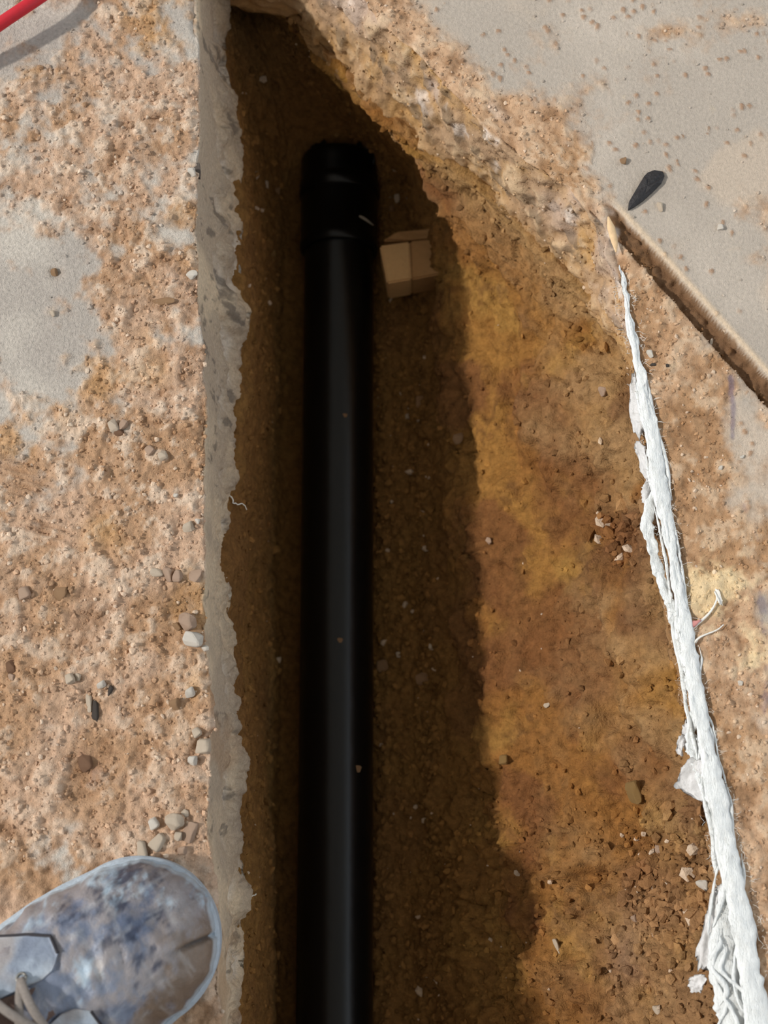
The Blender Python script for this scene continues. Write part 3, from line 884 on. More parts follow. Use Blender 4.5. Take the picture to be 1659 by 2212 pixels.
flaps = [
    ([(1358, 790, -.004), (1376, 800, .0), (1400, 960, -.002), (1364, 950, -.014)], 1),
    ([(1364, 950, -.012), (1398, 955, -.002), (1404, 1050, -.004), (1382, 1030, -.014)], 2),
    ([(1400, 1020, -.004), (1420, 1030, 0), (1410, 1090, -.004), (1386, 1080, -.012)], 3),
    ([(1478, 1550, -.006), (1496, 1560, -.002), (1500, 1640, -.004), (1474, 1620, -.014)], 4),
    ([(1486, 1625, -.002), (1530, 1650, .002), (1540, 1752, .0), (1444, 1705, -.010)], 5),
    ([(1462, 1590, -.010), (1482, 1580, -.006), (1478, 1640, -.010), (1458, 1630, -.016)], 6),
    ([(1530, 1930, -.006), (1562, 1920, -.001), (1546, 2120, -.004), (1494, 2100, -.011)], 7),
    ([(1540, 1915, -.004), (1566, 1905, -.001), (1568, 1950, -.002), (1546, 1948, -.008)], 8),
    ([(1486, 2110, -.012), (1530, 2095, -.006), (1520, 2150, -.008), (1484, 2140, -.016)], 9),
]
for pts, sd_ in flaps:
    sheet('film_flap', [P(*p) for p in pts], M['film'], strip, n=14, amp=.0026, thick=.0009, seed=500 + sd_, ragged=0.25)

# loose threads: one fuzzy mass on the strip, a few readable threads
def hairs(name, roots, lens, dirs, m, parent=None, r=0.00016, n=5, curl=0.4, seed=0):
    rg = np.random.default_rng(seed)
    Vs, Fs = [], []; base = 0
    for p, L, d in zip(roots, lens, dirs):
        d = np.array(d, float); d /= np.linalg.norm(d)
        path = [np.array(p, float)]
        for i in range(n):
            d = d + rg.normal(0, curl, 3) * (1, 1, 0.6); d /= np.linalg.norm(d)
            path.append(path[-1] + d * L / n)
        V, F, _, _, _ = tube(np.array(path), np.linspace(r, r * 0.5, n + 1), 3)
        V = V[:-2]
        Vs.append(V); Fs.append(F + base); base += len(V)
    return from_arrays(name, np.vstack(Vs), np.vstack(Fs), m, parent)


main_line = resample([P(u, v, .005) for u, v in ((1346, 600), (1380, 790), (1414, 970), (1440, 1130), (1468, 1290), (1497, 1450), (1528, 1620), (1566, 1800), (1602, 1990), (1650, 2240))], 300)
roots, lens, dirs = [], [], []
for i in range(520):
    p = main_line[RNG.integers(0, 300)]
    sdv = RNG.choice((-1, 1))
    wdt = 0.003 + 0.004 * RNG.random() + 0.006 * max(0, (0.1 - p[1])) / 0.2
    roots.append(p + np.array((sdv * wdt, RNG.normal(0, .002), -.003)))
    lens.append(0.002 + 0.005 * RNG.random() ** 2)
    dirs.append((sdv, RNG.normal(0, .8), 0.25 + 0.3 * RNG.random()))
o = hairs('fibre_fuzz', roots, lens, dirs, M['fibre'], strip, seed=3)
o['kind'] = 'stuff'

for pts, rad, lab in (
        ([(1476, 1376), (1500, 1355), (1530, 1325), (1548, 1296), (1540, 1280)], .0008, 'long frayed white thread lying out from the plastic strip beside pale powder'),
        ([(1486, 1404), (1510, 1380), (1545, 1362), (1560, 1350)], .0006, 'short frayed white thread below the long one on the floor')):
    path = resample([on('right', u, v) + (0, 0, .0022) for u, v in pts], 24)
    tr = tube_obj('loose_thread', path, np.linspace(rad * 1.4, rad * 0.6, 24), M['fibre'], seg=6)
    tag(tr, lab, 'thread')
fz_ = on('right', 1552, 1290)[2] + .0016
tag(sheet('white_flake', [P(1540, 1268, fz_), P(1556, 1274, fz_ + .001), P(1564, 1312, fz_ - .0006), P(1550, 1306, fz_ + .0005)], M['fibre'], None, n=12, amp=.0009, thick=.0008, seed=77, ragged=.3),
    'white fluffy flake at the tip of the frayed thread', 'flake')
path = resample([on('right', u, v) + (0, 0, .003) for u, v in ((1482, 1358), (1496, 1350), (1510, 1342))], 12)
tag(tube_obj('pink_scrap', path, np.interp(np.linspace(0, 1, 12), (0, .4, 1), (.0008, .0022, .0006)),
             mat('pink_scrap', lin(204, 140, 136), rough=.7, bumps=(), tint=.1), seg=8, flat=.4, jitter=.0005),
    'small pink scrap against the white plastic strip', 'scrap')

# threads hanging from the slab edge on the other side of the trench
z_t = -0.092
for k_, (pts, lab) in enumerate((
        ([(488, 1060), (500, 1078), (512, 1090), (522, 1088), (531, 1101)], 'curly white thread hanging from the cut slab edge level with the tread print'),
        ([(524, 1948), (534, 1940), (541, 1938), (552, 1930)], 'short white thread sticking out of the slab edge beside the boot'))):
    path = resample([P(u, v, z_t - .002 * i) for i, (u, v) in enumerate(pts)], 22)
    path += np.stack([fbm(np.arange(22) * .01, np.arange(22) * 0 + k_ + q, .03, 2, 600 + q) * .0008 for q in range(3)], 1)
    tag(tube_obj('hanging_thread', path, np.linspace(.0007, .0004, 22), M['fibre'], seg=5), lab, 'thread')

# ================================================================== SMALL THINGS ON THE FLOOR
def chip_mesh(name, outline, thick, m, seed=0, bev=0.0006, crown=0.0):
    """flat chip from an outline of world points lying on the floor"""
    bm = bmesh.new()
    rg = random.Random(seed)
    tops = [Vector(p) + Vector((0, 0, thick)) for p in outline]
    bots = [Vector(p) for p in outline]
    n = len(tops)
    vt = [bm.verts.new(p) for p in tops]; vb = [bm.verts.new(p) for p in bots]
    ctr = sum(tops, Vector()) / n + Vector((0, 0, crown))
    vi = [bm.verts.new(ctr + (t - ctr) * (0.45 + 0.15 * rg.random()) + Vector((0, 0, crown * rg.random()))) for t in tops]
    vc = bm.verts.new(ctr)
    for i in range(n):
        j = (i + 1) % n
        bm.faces.new((vt[i], vt[j], vi[j], vi[i])); bm.faces.new((vi[i], vi[j], vc))
        bm.faces.new((vb[i], vb[j], vt[j], vt[i]))
    bm.faces.new(vb[::-1])
    return bm_obj(name, bm, m, smooth=False)


zf = on('right', 1395, 410)[2]
o = chip_mesh('dark_chip', [P(u, v, zf - .0004) for u, v in ((1356, 456), (1358, 438), (1372, 414), (1390, 384), (1398, 376), (1412, 371), (1430, 374), (1434, 384), (1428, 398), (1408, 418), (1388, 436), (1368, 450))],
              .0026, M['chip'], 3, crown=.002)
tag(o, 'black pointed chip lying on the bare pale concrete', 'chip')
path = resample([P(u, v, .004) for u, v in ((1314, 468), (1322, 500), (1328, 525), (1331, 545))], 16)
o = tube_obj('wood_splinter', path, np.interp(np.linspace(0, 1, 16), (0, .3, .7, 1), (.0006, .0028, .0024, .0006)), M['splinter'], seg=8, flat=.45)
tag(o, 'pale wood splinter lying where the groove meets the broken edge', 'splinter')
zf = on('left', 428, 372)[2]
o = chip_mesh('dark_fleck', [P(u, v, -.003) for u, v in ((421, 358), (432, 356), (434, 372), (433, 388), (424, 386), (420, 372))], .0035, M['stone_dark'], 5)
tag(o, 'small dark fleck stuck on the lip of the cut floor edge', 'fleck')

# red cord across the far corner, lifted a little off the floor
path = resample([P(-420, 330, .0075), P(-250, 215, .009), P(-100, 120, .016), P(20, 38, .020), P(80, -2, .020), P(150, -50, .017), P(300, -150, .0075), P(520, -300, .0075)], 70)
tag(tube_obj('red_cord', path, .0044, M['red_cord'], seg=12), 'red cord crossing the far corner of the floor', 'cord')


# angular stones: hulls of scattered points, a few shapes shared by all
def stone_meshes():
    out = []
    for k in range(7):
        rg = np.random.default_rng(70 + k)
        bm = bmesh.new()
        p = rg.normal(size=(15, 3)); p /= np.linalg.norm(p, axis=1, keepdims=True)
        p = np.sign(p) * abs(p) ** 0.75
        for q in p: bm.verts.new(Vector(q * (0.85 + 0.3 * rg.random()) * 0.5))
        r = bmesh.ops.convex_hull(bm, input=bm.verts[:])
        junk = list({g for g in r['geom_interior'] + r['geom_unused'] if isinstance(g, bmesh.types.BMVert)})
        if junk: bmesh.ops.delete(bm, geom=junk, context='VERTS')
        bmesh.ops.bevel(bm, geom=bm.edges[:], offset=0.05, segments=1, affect='EDGES')
        out.append(bm)
    return out


_SB = stone_meshes()
_SM = {}


def stone(name, surface, u, v, w, h, tall, mkey, label, cat='stone', rot=0.0, group=None, sink=0.25, shape=None):
    """stone of w x h photograph pixels; tall is its height as a share of its width"""
    p = on(surface, u, v)
    s = px_at(p[2])
    k = shape if shape is not None else (int(u * 7 + v * 3) % len(_SB))
    key = (k, mkey)
    if key not in _SM:
        me = bpy.data.meshes.new('stone_shape')
        _SB[k].to_mesh(me)
        me.materials.append(M[mkey]); _SM[key] = me
    o = link(bpy.data.objects.new(name, _SM[key]))
    zz = min(w, h) * s * tall
    o.scale = (w * s, h * s, zz)
    o.rotation_euler = (0.15 * math.sin(u), 0.15 * math.cos(v) - (0.7 if surface == 'trench' and u > 1040 else 0), rot)
    o.location = (p[0], p[1], p[2] + zz * (0.5 - sink))
    return tag(o, label, cat, group)


L = 'left'
STONES = [
    # name, surface, u, v, w, h, tall, material, label, rot
    ('concrete_crumb', L, 404, 1343, 42, 44, .8, 'stone_pink', 'blocky pinkish stone at the scrape by the floor edge, above the white one', .2),
    ('concrete_crumb', L, 418, 1384, 50, 34, .8, 'stone_white', 'white knobbly stone below the blocky pinkish one at the floor edge', -.3),
    ('concrete_crumb', L, 446, 1399, 18, 15, .8, 'stone_white', 'tiny white chip at the very lip below the white knobbly stone', .1),
    ('concrete_crumb', L, 383, 1352, 18, 20, .9, 'stone_tan', 'tan crumb tucked against the blocky pinkish stone', .6),
    ('concrete_crumb', L, 337, 1237, 34, 20, .6, 'stone_pale', 'flat pale chip at the upper end of the ochre scrape', -.1),
    ('concrete_crumb', L, 366, 1240, 24, 36, .7, 'stone_pink', 'upright pink crumb beside the flat pale chip', .2),
    ('concrete_crumb', L, 386, 1244, 24, 30, .7, 'stone_pink', 'pink crumb between the upright one and the floor edge', -.4),
    ('concrete_crumb', L, 420, 1246, 40, 36, .4, 'stone_pink', 'broad pale pink lump at the lip above the ochre scrape', .3),
    ('concrete_crumb', L, 408, 1138, 34, 26, .7, 'stone_pale', 'pale two-humped crumb near the lip above the scrape', .5),
    ('concrete_crumb', L, 429, 1128, 14, 13, .9, 'stone_white', 'tiny white pebble at the lip right of the two-humped crumb', 0),
    ('concrete_crumb', L, 378, 1071, 14, 12, .9, 'stone_white', 'tiny white pebble alone on the dirt above the two-humped crumb', 0),
    ('concrete_crumb', L, 353, 985, 24, 22, .8, 'stone_pale', 'round pale pebble on the dirt level with the broken thread', .3),
    ('concrete_crumb', L, 325, 975, 26, 24, .5, 'stone_pink', 'dull pinkish pebble left of the round pale one', .9),
    ('dirt_clod', L, 246, 922, 24, 34, .8, 'stone_pale', 'pale half of a split clod on the open dirt', .4),
    ('dirt_clod', L, 268, 920, 20, 26, .9, 'stone_pink', 'pinkish half of a split clod on the open dirt', -.4),
    ('dirt_clod', L, 256, 936, 26, 18, .7, 'stone_red', 'brown crumb below the split clod', 0),
    ('concrete_crumb', L, 410, 1495, 28, 26, .8, 'stone_white', 'white angular stone at the lip above the tan stone', .5),
    ('concrete_crumb', L, 380, 1523, 32, 30, .7, 'stone_tan', 'square tan stone below and left of the white angular stone', .3),
    ('concrete_crumb', L, 424, 1584, 26, 22, .8, 'stone_pale', 'pale stone halfway between white angular and cream stones by the lip', .8),
    ('concrete_crumb', L, 440, 1612, 42, 36, .7, 'stone_pale', 'cream blocky stone touching the lip above the round white pebble', .2),
    ('concrete_crumb', L, 415, 1642, 26, 26, .9, 'stone_white', 'round white pebble below the cream blocky stone', 0),
    ('concrete_crumb', L, 221, 1481, 26, 18, .8, 'stone_white', 'white chip beside the dark sliver on the dirt', .5),
    ('concrete_crumb', L, 238, 1492, 14, 26, .9, 'stone_dark', 'dark crumb at the end of the white chip', -.4),
    ('stone_sliver', L, 207, 1535, 18, 52, .7, 'stone_dark', 'dark grey upright sliver of stone on the dirt', .1),
    ('stone_sliver', L, 194, 1520, 16, 44, .6, 'stone_pale', 'pale sliver leaning along the dark grey sliver', .1),
    ('concrete_crumb', L, 150, 1465, 26, 24, .8, 'stone_pale', 'pale crumb, left of a close pair on the dirt', .6),
    ('concrete_crumb', L, 168, 1464, 16, 18, .8, 'stone_pale', 'smaller pale crumb, right of a close pair on the dirt', 0),
    ('dirt_clod', L, 186, 1650, 34, 40, .6, 'stone_red', 'reddish brown clod sunk in the dirt above the boot', .3),
    ('dirt_clod', L, 52, 1283, 34, 30, .6, 'stone_pink', 'rounded pinkish clod near the photo edge below the tread print', .5),
    ('dirt_clod', L, 132, 1284, 34, 30, .6, 'stone_tan', 'tan clod in line with the pinkish clod below the tread print', .1),
    ('dirt_clod', L, 26, 1440, 24, 32, .7, 'stone_red', 'brown crumbly clod at the photo edge', .2),
    ('dirt_clod', L, 24, 1464, 18, 16, .8, 'stone_pink', 'pink crumb at the foot of the brown crumbly clod', 0),
    ('concrete_crumb', L, 374, 1777, 44, 38, .8, 'stone_pale', 'largest blocky pale stone in the cluster above the boot toe', .3),
    ('concrete_crumb', L, 334, 1780, 28, 26, .8, 'stone_white', 'whitish stone left of the largest one above the boot toe', .7),
    ('concrete_crumb', L, 340, 1822, 36, 44, .8, 'stone_pale', 'tilted pale stone between boot toe and the stone cluster', -.5),
    ('concrete_crumb', L, 306, 1836, 26, 46, .6, 'stone_pale', 'pale flake standing against the boot edge', .3),
    ('concrete_crumb', L, 384, 1806, 22, 24, .8, 'stone_pale', 'small pale stone under the largest one above the boot toe', .2),
    ('concrete_crumb', L, 412, 1796, 36, 56, .5, 'stone_pink', 'long pinkish lump by the lip beside the stone cluster', -.3),
    ('concrete_crumb', L, 393, 1838, 26, 22, .7, 'stone_pink', 'pink crumb just above the tip of the boot', .1),
    ('concrete_crumb', L, 400, 1756, 18, 20, .8, 'stone_pale', 'small pale crumb topmost of the cluster above the boot toe', .1),
    ('dirt_clod', L, 116, 592, 20, 22, .8, 'stone_tan', 'tan clod on the bare grey concrete patch', .3),
    ('dirt_clod', L, 115, 680, 14, 16, .9, 'stone_pale', 'small cream pebble on the dust below the bare grey patch', .3),
    ('dirt_clod', L, 350, 650, 60, 20, .5, 'stone_tan', 'long low tan clod near the floor edge by the dark marks', .05),
    ('concrete_crumb', L, 414, 594, 30, 22, .6, 'stone_white', 'white lump at the lip level with the tan clod', .4),
    ('concrete_crumb', L, 416, 372, 22, 24, .7, 'stone_white', 'white lump beside the dark fleck on the lip', .4),
    ('pebble', 'right', 1427, 449, 16, 26, .8, 'stone_pale', 'pale pebble just below the black chip on the concrete', .2),
    ('pebble', 'right', 1554, 492, 20, 16, .8, 'stone_white', 'whitish pebble at the far end of the dirt patch past the groove', .2),
    ('pebble', 'right', 1346, 350, 22, 20, .7, 'stone_tan', 'tan crumb on the concrete left of the black chip', .5),
    ('pebble', 'right', 1405, 764, 16, 22, .8, 'stone_white', 'white pebble on the dirt beside the upper plastic strip', .4),
    ('pebble', 'right', 1440, 790, 9, 9, .8, 'stone_dark', 'tiny black pebble on the dirt near the upper plastic strip', 0),
    ('pebble', 'right', 1410, 786, 18, 7, .8, 'stone_dark', 'small dark twig-like crumb beside the upper plastic strip', 0),
    ('pebble', 'right', 1536, 740, 8, 22, .8, 'stone_pale', 'pale sliver standing in the saw-cut groove', -.3),
    ('pebble', 'right', 1558, 1012, 12, 12, .8, 'stone_white', 'white grain on the dirt below the blue pen line', 0),
    ('pebble', 'right', 1600, 987, 16, 9, .7, 'stone_white', 'flat white grain just below the end of the blue pen line', .4),
    ('pebble', 'right', 1600, 1478, 14, 12, .8, 'stone_white', 'white grain on the dirt right of the narrow plastic waist', 0),
    ('pebble', 'trench', 1300, 848, 26, 24, .9, 'stone_pink', 'pinkish round pebble on the upper soil bank below the plastic', 0),
    ('pebble', 'trench', 1366, 1712, 44, 62, .5, 'stone_clay', 'oval clay stone bedded in the lit soil bank', .1),
    ('pebble', 'trench', 1518, 1912, 34, 28, .8, 'stone_white', 'milky pebble under the plastic strip near the film flap', .4),
    ('pebble', 'trench', 1370, 1985, 18, 22, .8, 'stone_pink', 'pinkish pebble in the crumbly lower bank', .4),
    ('pebble', 'trench', 1424, 1832, 20, 22, .8, 'stone_pink', 'light pink pebble in the crumbly hollow under the plastic', .1),
    ('pebble', 'trench', 1446, 1912, 22, 18, .8, 'stone_pale', 'pale pebble in the crumbly hollow below the light pink one', .3),
    ('pebble', 'trench', 1410, 1920, 16, 18, .8, 'stone_pale', 'small pale pebble left of its neighbour in the crumbly hollow', .3),
    ('pebble', 'trench', 1418, 2185, 22, 26, .8, 'stone_pale', 'pale pebble lowest on the lit bank', .2),
    ('pebble', 'trench', 1205, 2045, 14, 36, .7, 'stone_pale', 'pale sliver on the lit bank past the boot shadow', .4),
    ('pebble', 'trench', 1180, 1522, 20, 10, .7, 'stone_pale', 'flat pale chip on the lit bank near the shadow line', .2),
    ('pebble', 'trench', 1055, 1168, 14, 18, .8, 'stone_pink', 'pinkish pebble on the lit bank beside the shadow line', .3),
    ('pebble', 'trench', 1085, 1640, 26, 22, .6, 'stone_clay', 'knobbly clay crumb at the shadow line above the boot shadow', .3),
    ('pebble', 'trench', 908, 870, 26, 30, .6, 'stone_tan', 'round tan pebble in the shaded soil right of the pipe', .3),
    ('pebble', 'trench', 880, 900, 12, 14, .8, 'stone_pale', 'small pale pebble below the round tan one right of the pipe', .3),
    ('pebble', 'trench', 990, 948, 28, 24, .7, 'stone_tan', 'tan clod at the shadow line right of the pipe', .3),
    ('pebble', 'trench', 862, 1415, 14, 14, .8, 'stone_pale', 'small yellowish pebble right of the pipe above two larger clods', 0),
    ('pebble', 'trench', 826, 1440, 28, 28, .6, 'stone_tan', 'brown clod touching the pipe on its right side', 0),
    ('pebble', 'trench', 912, 1468, 34, 28, .6, 'stone_tan', 'broad brown clod a little away from the pipe', .2),
    ('pebble', 'trench', 930, 1395, 10, 12, .8, 'stone_pale', 'tiny pale grain in the shaded soil above the broad brown clod', .2),
    ('pebble', 'trench', 555, 381, 16, 18, .8, 'stone_pale', 'pale pebble highest of three left of the coupling', .2),
    ('pebble', 'trench', 574, 400, 18, 22, .8, 'stone_pale', 'pale pebble in the middle of three left of the coupling', .2),
    ('pebble', 'trench', 600, 413, 14, 22, .8, 'stone_tan', 'tan pebble nearest the pipe of three left of the coupling', .2),
    ('pebble', 'trench', 590, 548, 14, 14, .8, 'stone_clay', 'yellowish grain left of the pipe level with the tan block', .2),
    ('pebble', 'trench', 858, 430, 14, 22, .8, 'stone_pale', 'pale pebble right of the coupling, the upper of two', .2),
    ('pebble', 'trench', 846, 450, 14, 14, .8, 'stone_tan', 'dull pebble right of the coupling, the lower of two', .2),
]
for (nm, sf, u, v, w, h, tall, mk, lab, rot) in STONES:
    stone(nm, sf, u, v, w, h, tall, mk, lab, {'concrete_crumb': 'crumb', 'dirt_clod': 'clod', 'stone_sliver': 'sliver', 'pebble': 'pebble'}[nm], rot, sink=0.5 if mk in ('stone_red', 'stone_clay') else 0.25)

# dust specks on the pipe
for u, v, w, lab in ((772, 1662, 20, 'pale grit dab on the pipe, in the lower third'), (737, 1392, 14, 'small grit dab near the middle of the pipe'),
                     (748, 918, 12, 'dusty grit dab on the upper half of the pipe'), (730, 330, 12, 'ochre crumb on the pipe end cap')):
    c0 = pipe_point(v); dx = (u - proj(c0)[0]) * px_at(PZ)
    zz = c0[2] + math.sqrt(max(0, .0302 ** 2 - dx * dx))
    if v < 400: zz += .002
    me_key = (3, 'stone_tan' if v > 400 else 'stone_clay')
    if me_key not in _SM:
        me = bpy.data.meshes.new('stone_shape'); _SB[3].to_mesh(me); me.materials.append(M[me_key[1]]); _SM[me_key] = me
    o = link(bpy.data.objects.new('grit_dab', _SM[me_key]))
    s = px_at(PZ) * w
    o.scale = (s, s * .8, s * .25); o.location = (c0[0] + dx, c0[1], zz)
    tag(o, lab, 'grit')


# ---- crumbs nobody could count
def crumbs(name, PP, weight, cols, n, smin, smax, label, lift=0.2, nrm=None, seed=0, tone=(0.75, 1.2), pw=3.0, palef=0.08):
    rg = np.random.default_rng(seed)
    w = np.clip(weight, 0, None); w = w / w.sum()
    idx = rg.choice(len(PP), n, p=w)
    t = (1 + 5 ** .5) / 2
    ico = np.array([(-1, t, 0), (1, t, 0), (-1, -t, 0), (1, -t, 0), (0, -1, t), (0, 1, t), (0, -1, -t), (0, 1, -t), (t, 0, -1), (t, 0, 1), (-t, 0, -1), (-t, 0, 1)], float)
    ico /= np.linalg.norm(ico[0])
    fc = np.array([(0, 11, 5), (0, 5, 1), (0, 1, 7), (0, 7, 10), (0, 10, 11), (1, 5, 9), (5, 11, 4), (11, 10, 2), (10, 7, 6), (7, 1, 8), (3, 9, 4), (3, 4, 2), (3, 2, 6), (3, 6, 8),
                   (3, 8, 9), (4, 9, 5), (2, 4, 11), (6, 2, 10), (8, 6, 7), (9, 8, 1)])
    s = smin + (smax - smin) * rg.random(n) ** pw
    V = ico[None] * (0.65 + 0.7 * rg.random((n, 12, 1)))
    V = V * (s[:, None, None] * np.stack((0.7 + 0.6 * rg.random(n), 0.7 + 0.6 * rg.random(n), 0.55 + 0.4 * rg.random(n)), 1)[:, None, :])
    a = rg.random(n) * 6.283
    ca, sa = np.cos(a)[:, None], np.sin(a)[:, None]
    V = np.stack((V[..., 0] * ca - V[..., 1] * sa, V[..., 0] * sa + V[..., 1] * ca, V[..., 2]), -1)
    base = PP[idx] + (rg.random((n, 3)) - .5) * (.0015, .0015, 0)
    dirn = nrm[idx] if nrm is not None else np.array((0, 0, 1.0))[None]
    base = base + dirn * (s * lift)[:, None]
    V = V + base[:, None, :]
    F = fc[None] + (np.arange(n) * 12)[:, None, None]
    c = cols[idx] * (tone[0] + (tone[1] - tone[0]) * rg.random((n, 1)))
    pale = rg.random(n) < palef
    c[pale] = c[pale] * 0.4 + lin(226, 206, 184) * 0.6
    C = np.repeat(c[:, None, :], 12, 1)
    o = from_arrays(name, V.reshape(-1, 3), F.reshape(-1, 3), M['crumb'], smooth=False, colors=C, nper=3)
    return tag(o, label, 'crumbs', kind='stuff')


under_boot = (LF_UV[:, 1] > 1862) & (LF_UV[:, 0] < 480)
crumbs('dirt_crumbs', LF_P, (LF_COVER ** 1.5 + .03) * ~under_boot, LF_COL, 7000, .0004, .0019, 'loose dirt crumbs strewn over the floor on the boot side', seed=1)
gw = RF_COVER ** 1.5 + .03
crumbs('dirt_crumbs', RF_P, gw, RF_COL, 8000, .0003, .0015, 'loose dirt crumbs strewn over the pale floor beyond the trench', seed=2)
wt = .25 + 1.2 * ((TR_K > 4.6) & (TR_K < 6.3)) + .8 * (TR_UV[:, 1] > 1750) * (TR_K > 6)
wt = wt * ~((TR_K > 2.9) & (TR_K < 4.7))
hollow = np.exp(-((TR_UV[:, 0] - 1450) / 80) ** 2 - ((TR_UV[:, 1] - 1920) / 110) ** 2) + np.exp(-((TR_UV[:, 0] - 1330) / 34) ** 2 - ((TR_UV[:, 1] - 1150) / 40) ** 2)
crumbs('soil_crumbs', TR_P, wt, TR_COL, 8500, .0005, .0034, 'loose clay crumbs lying on the trench sides and bottom', nrm=TR_N, seed=4, tone=(.65, 1.3), palef=0.02)
crumbs('soil_crumbs', TR_P, hollow * (TR_K > 6.5), TR_COL, 420, .0012, .0050, 'coarse crumbs heaped in the hollows of the lit bank', nrm=TR_N, seed=5, tone=(.8, 1.4), pw=1.6, palef=0.04)

# ================================================================== THE BOOT
px_b = px_at(0.03) / 1.045
tip = P(438, 1940, 0.03)
tip[2] = on('left', 300, 1950)[2] * 0 + 0.0016
BA = math.radians(33)
boot = empty('work_boot', tuple(tip), BA)
tag(boot, 'dusty blue-grey leather boot standing at the floor edge', 'boot')
RT = 0.0485


def bw(a):
    """half width of the upper at distance a behind the tip (a <= 0)"""
    a = np.asarray(a, float)
    toe = np.sqrt(np.clip(RT ** 2 - (a + RT) ** 2, 0, None))
    body = np.interp(a, [-.285, -.27, -.24, -.20, -.16, -.12, -.09, -.07, -.0485], [.012, .028, .036, .038, .043, .051, .0525, .0515, RT])
    heel = np.sqrt(np.clip((a + .29) / .03, 0, 1))
    return np.where(a > -RT, toe, body * heel)


def bh(a):
    """height of the upper above the sole along the middle"""
    return np.interp(a, [-.29, -.25, -.2, -.17, -.14, -.115, -.09, -.065, -.045, -.03, -.018, -.008, 0], [.07, .085, .094, .089, .075, .064, .056, .0515, .048, .043, .036, .026, .012])


Z0 = 0.017


def btop(a, b):
    w = np.maximum(bw(a), 1e-5)
    q = np.clip(1 - (abs(b) / w) ** 2.12, 0, 1) ** (1 / 2.15)
    return Z0 + bh(a) * q


def boot_upper():
    aa = np.concatenate((-RT * (1 - np.cos(np.linspace(0.03, math.pi / 2, 46))), np.linspace(-RT - .0015, -.289, 130)))
    ph = np.linspace(0, math.pi, 90)
    A = np.repeat(aa[:, None], 90, 1)
    w = bw(aa)[:, None]
    cs = np.cos(ph)[None, :]
    Bq = np.sign(cs) * abs(cs) ** 0.97 * w
    Zq = Z0 + bh(aa)[:, None] * (np.sin(ph)[None, :] ** 0.92)
    G = np.stack((A, Bq, Zq), -1)
    N = normals(G); ctr = np.array((0, 0, Z0))
    N = np.where(((G - np.array((-.12, 0, .02))) * N).sum(-1, keepdims=True) < 0, -N, N)
    x, y = G[..., 0], G[..., 1]
    n1 = fbm(x, y, .03, 4, 701); n2 = fbm(x, y, .010, 3, 711)
    crease = np.zeros_like(x)
    for a0, amp, sl in ((-.066, 1, .25), (-.080, 1.0, -.2), (-.050, .6, .35), (-.036, .4, -.3)):
        crease += amp * np.exp(-((x - a0 - sl * y - .004 * n1) / .0022) ** 2) * sm(.3, .0, abs(y) / .09)
    rand_ = np.exp(-((Zq - Z0 - .012) / .0018) ** 2)
    slit = np.exp(-((y + .018 + .25 * (x + .02)) / .0012) ** 2) * sm(-.035, -.012, x)
    d = .0019 * n1 + .0012 * n2 - .0022 * crease - .0007 * rand_ - .0035 * slit
    G = G + N * d[..., None]
    o_ = 0 * x[..., None]
    c = mix(lin(88, 100, 124) + o_, lin(122, 131, 150) + o_, sm(-.4, .5, n1))
    dust = sm(-.15, .55, fbm(x, y, .028, 6, 721, .7) + .55 * sm(.02, -.02, y) * sm(-.12, -.04, x) + .3 * n2)
    c = mix(c, lin(150, 142, 140) + o_, .8 * dust)
    c = mix(c, lin(48, 55, 76) + o_, .85 * sm(.15, .55, fbm(x * .7, y, .02, 5, 731, .7) + .55 * np.exp(-((y - .034) / .010) ** 2) * sm(-.13, -.02, x) - .1))
    c = mix(c, lin(184, 208, 226) + o_, .65 * sm(.30, .8, fbm(x, y * .6, .022, 6, 741, .72) + .5 * sm(.015, .045, y)))  # bluish skylight highlights painted into the leather, strongest on the left side
    brown = sm(.1, .6, fbm(x, y, .03, 6, 751, .7) + 1.1 * np.exp(-((x + .02) / .03) ** 2 - ((y + .032) / .016) ** 2))  # toe dirt, made darker to paint in the shaded lower right side
    c = mix(c, lin(122, 102, 82) + o_, .8 * brown * sm(.01, -.02, y))
    c = mix(c, lin(40, 38, 40) + o_, .9 * np.clip(slit, 0, 1))
    c = mix(c, lin(206, 200, 196) + o_, .7 * sm(.5, .9, crease) * sm(-.2, .3, n2))
    scr = sm(.52, .75, fbm(x * .35 + y * .1, y * 2.2, .012, 4, 761, .65)) + sm(.55, .8, fbm(x * 2.2, y * .35, .012, 4, 763, .65))
    c = mix(c, lin(206, 206, 206) + o_, .20 * np.clip(scr, 0, 1))
    rim = sm(.013, .009, Zq - Z0)
    c = mix(c, lin(184, 200, 212) + o_, .65 * rim)  # lit rim around the base painted pale blue
    return from_arrays('upper', G.reshape(-1, 3), grid_faces(*x.shape), M['leather'], boot, colors=c)


boot_upper()


def outline(off, n=120):
    aa = np.concatenate((-RT * (1 - np.cos(np.linspace(0, math.pi / 2, 30))), np.linspace(-RT - .004, -.2899, 60)))
    w = bw(aa)
    pts = np.concatenate((np.stack((aa, w), 1), np.stack((aa, -w), 1)[::-1][:-1]))
    t = np.roll(pts, -1, 0) - np.roll(pts, 1, 0); t /= np.linalg.norm(t, axis=1, keepdims=True)
    nrm = np.stack((t[:, 1], -t[:, 0]), 1)
    ctr = pts.mean(0)
    sg = np.sign(((pts - ctr) * nrm).sum(1)); sg = np.where(sg == 0, 1, sg)
    return pts + nrm * sg[:, None] * off


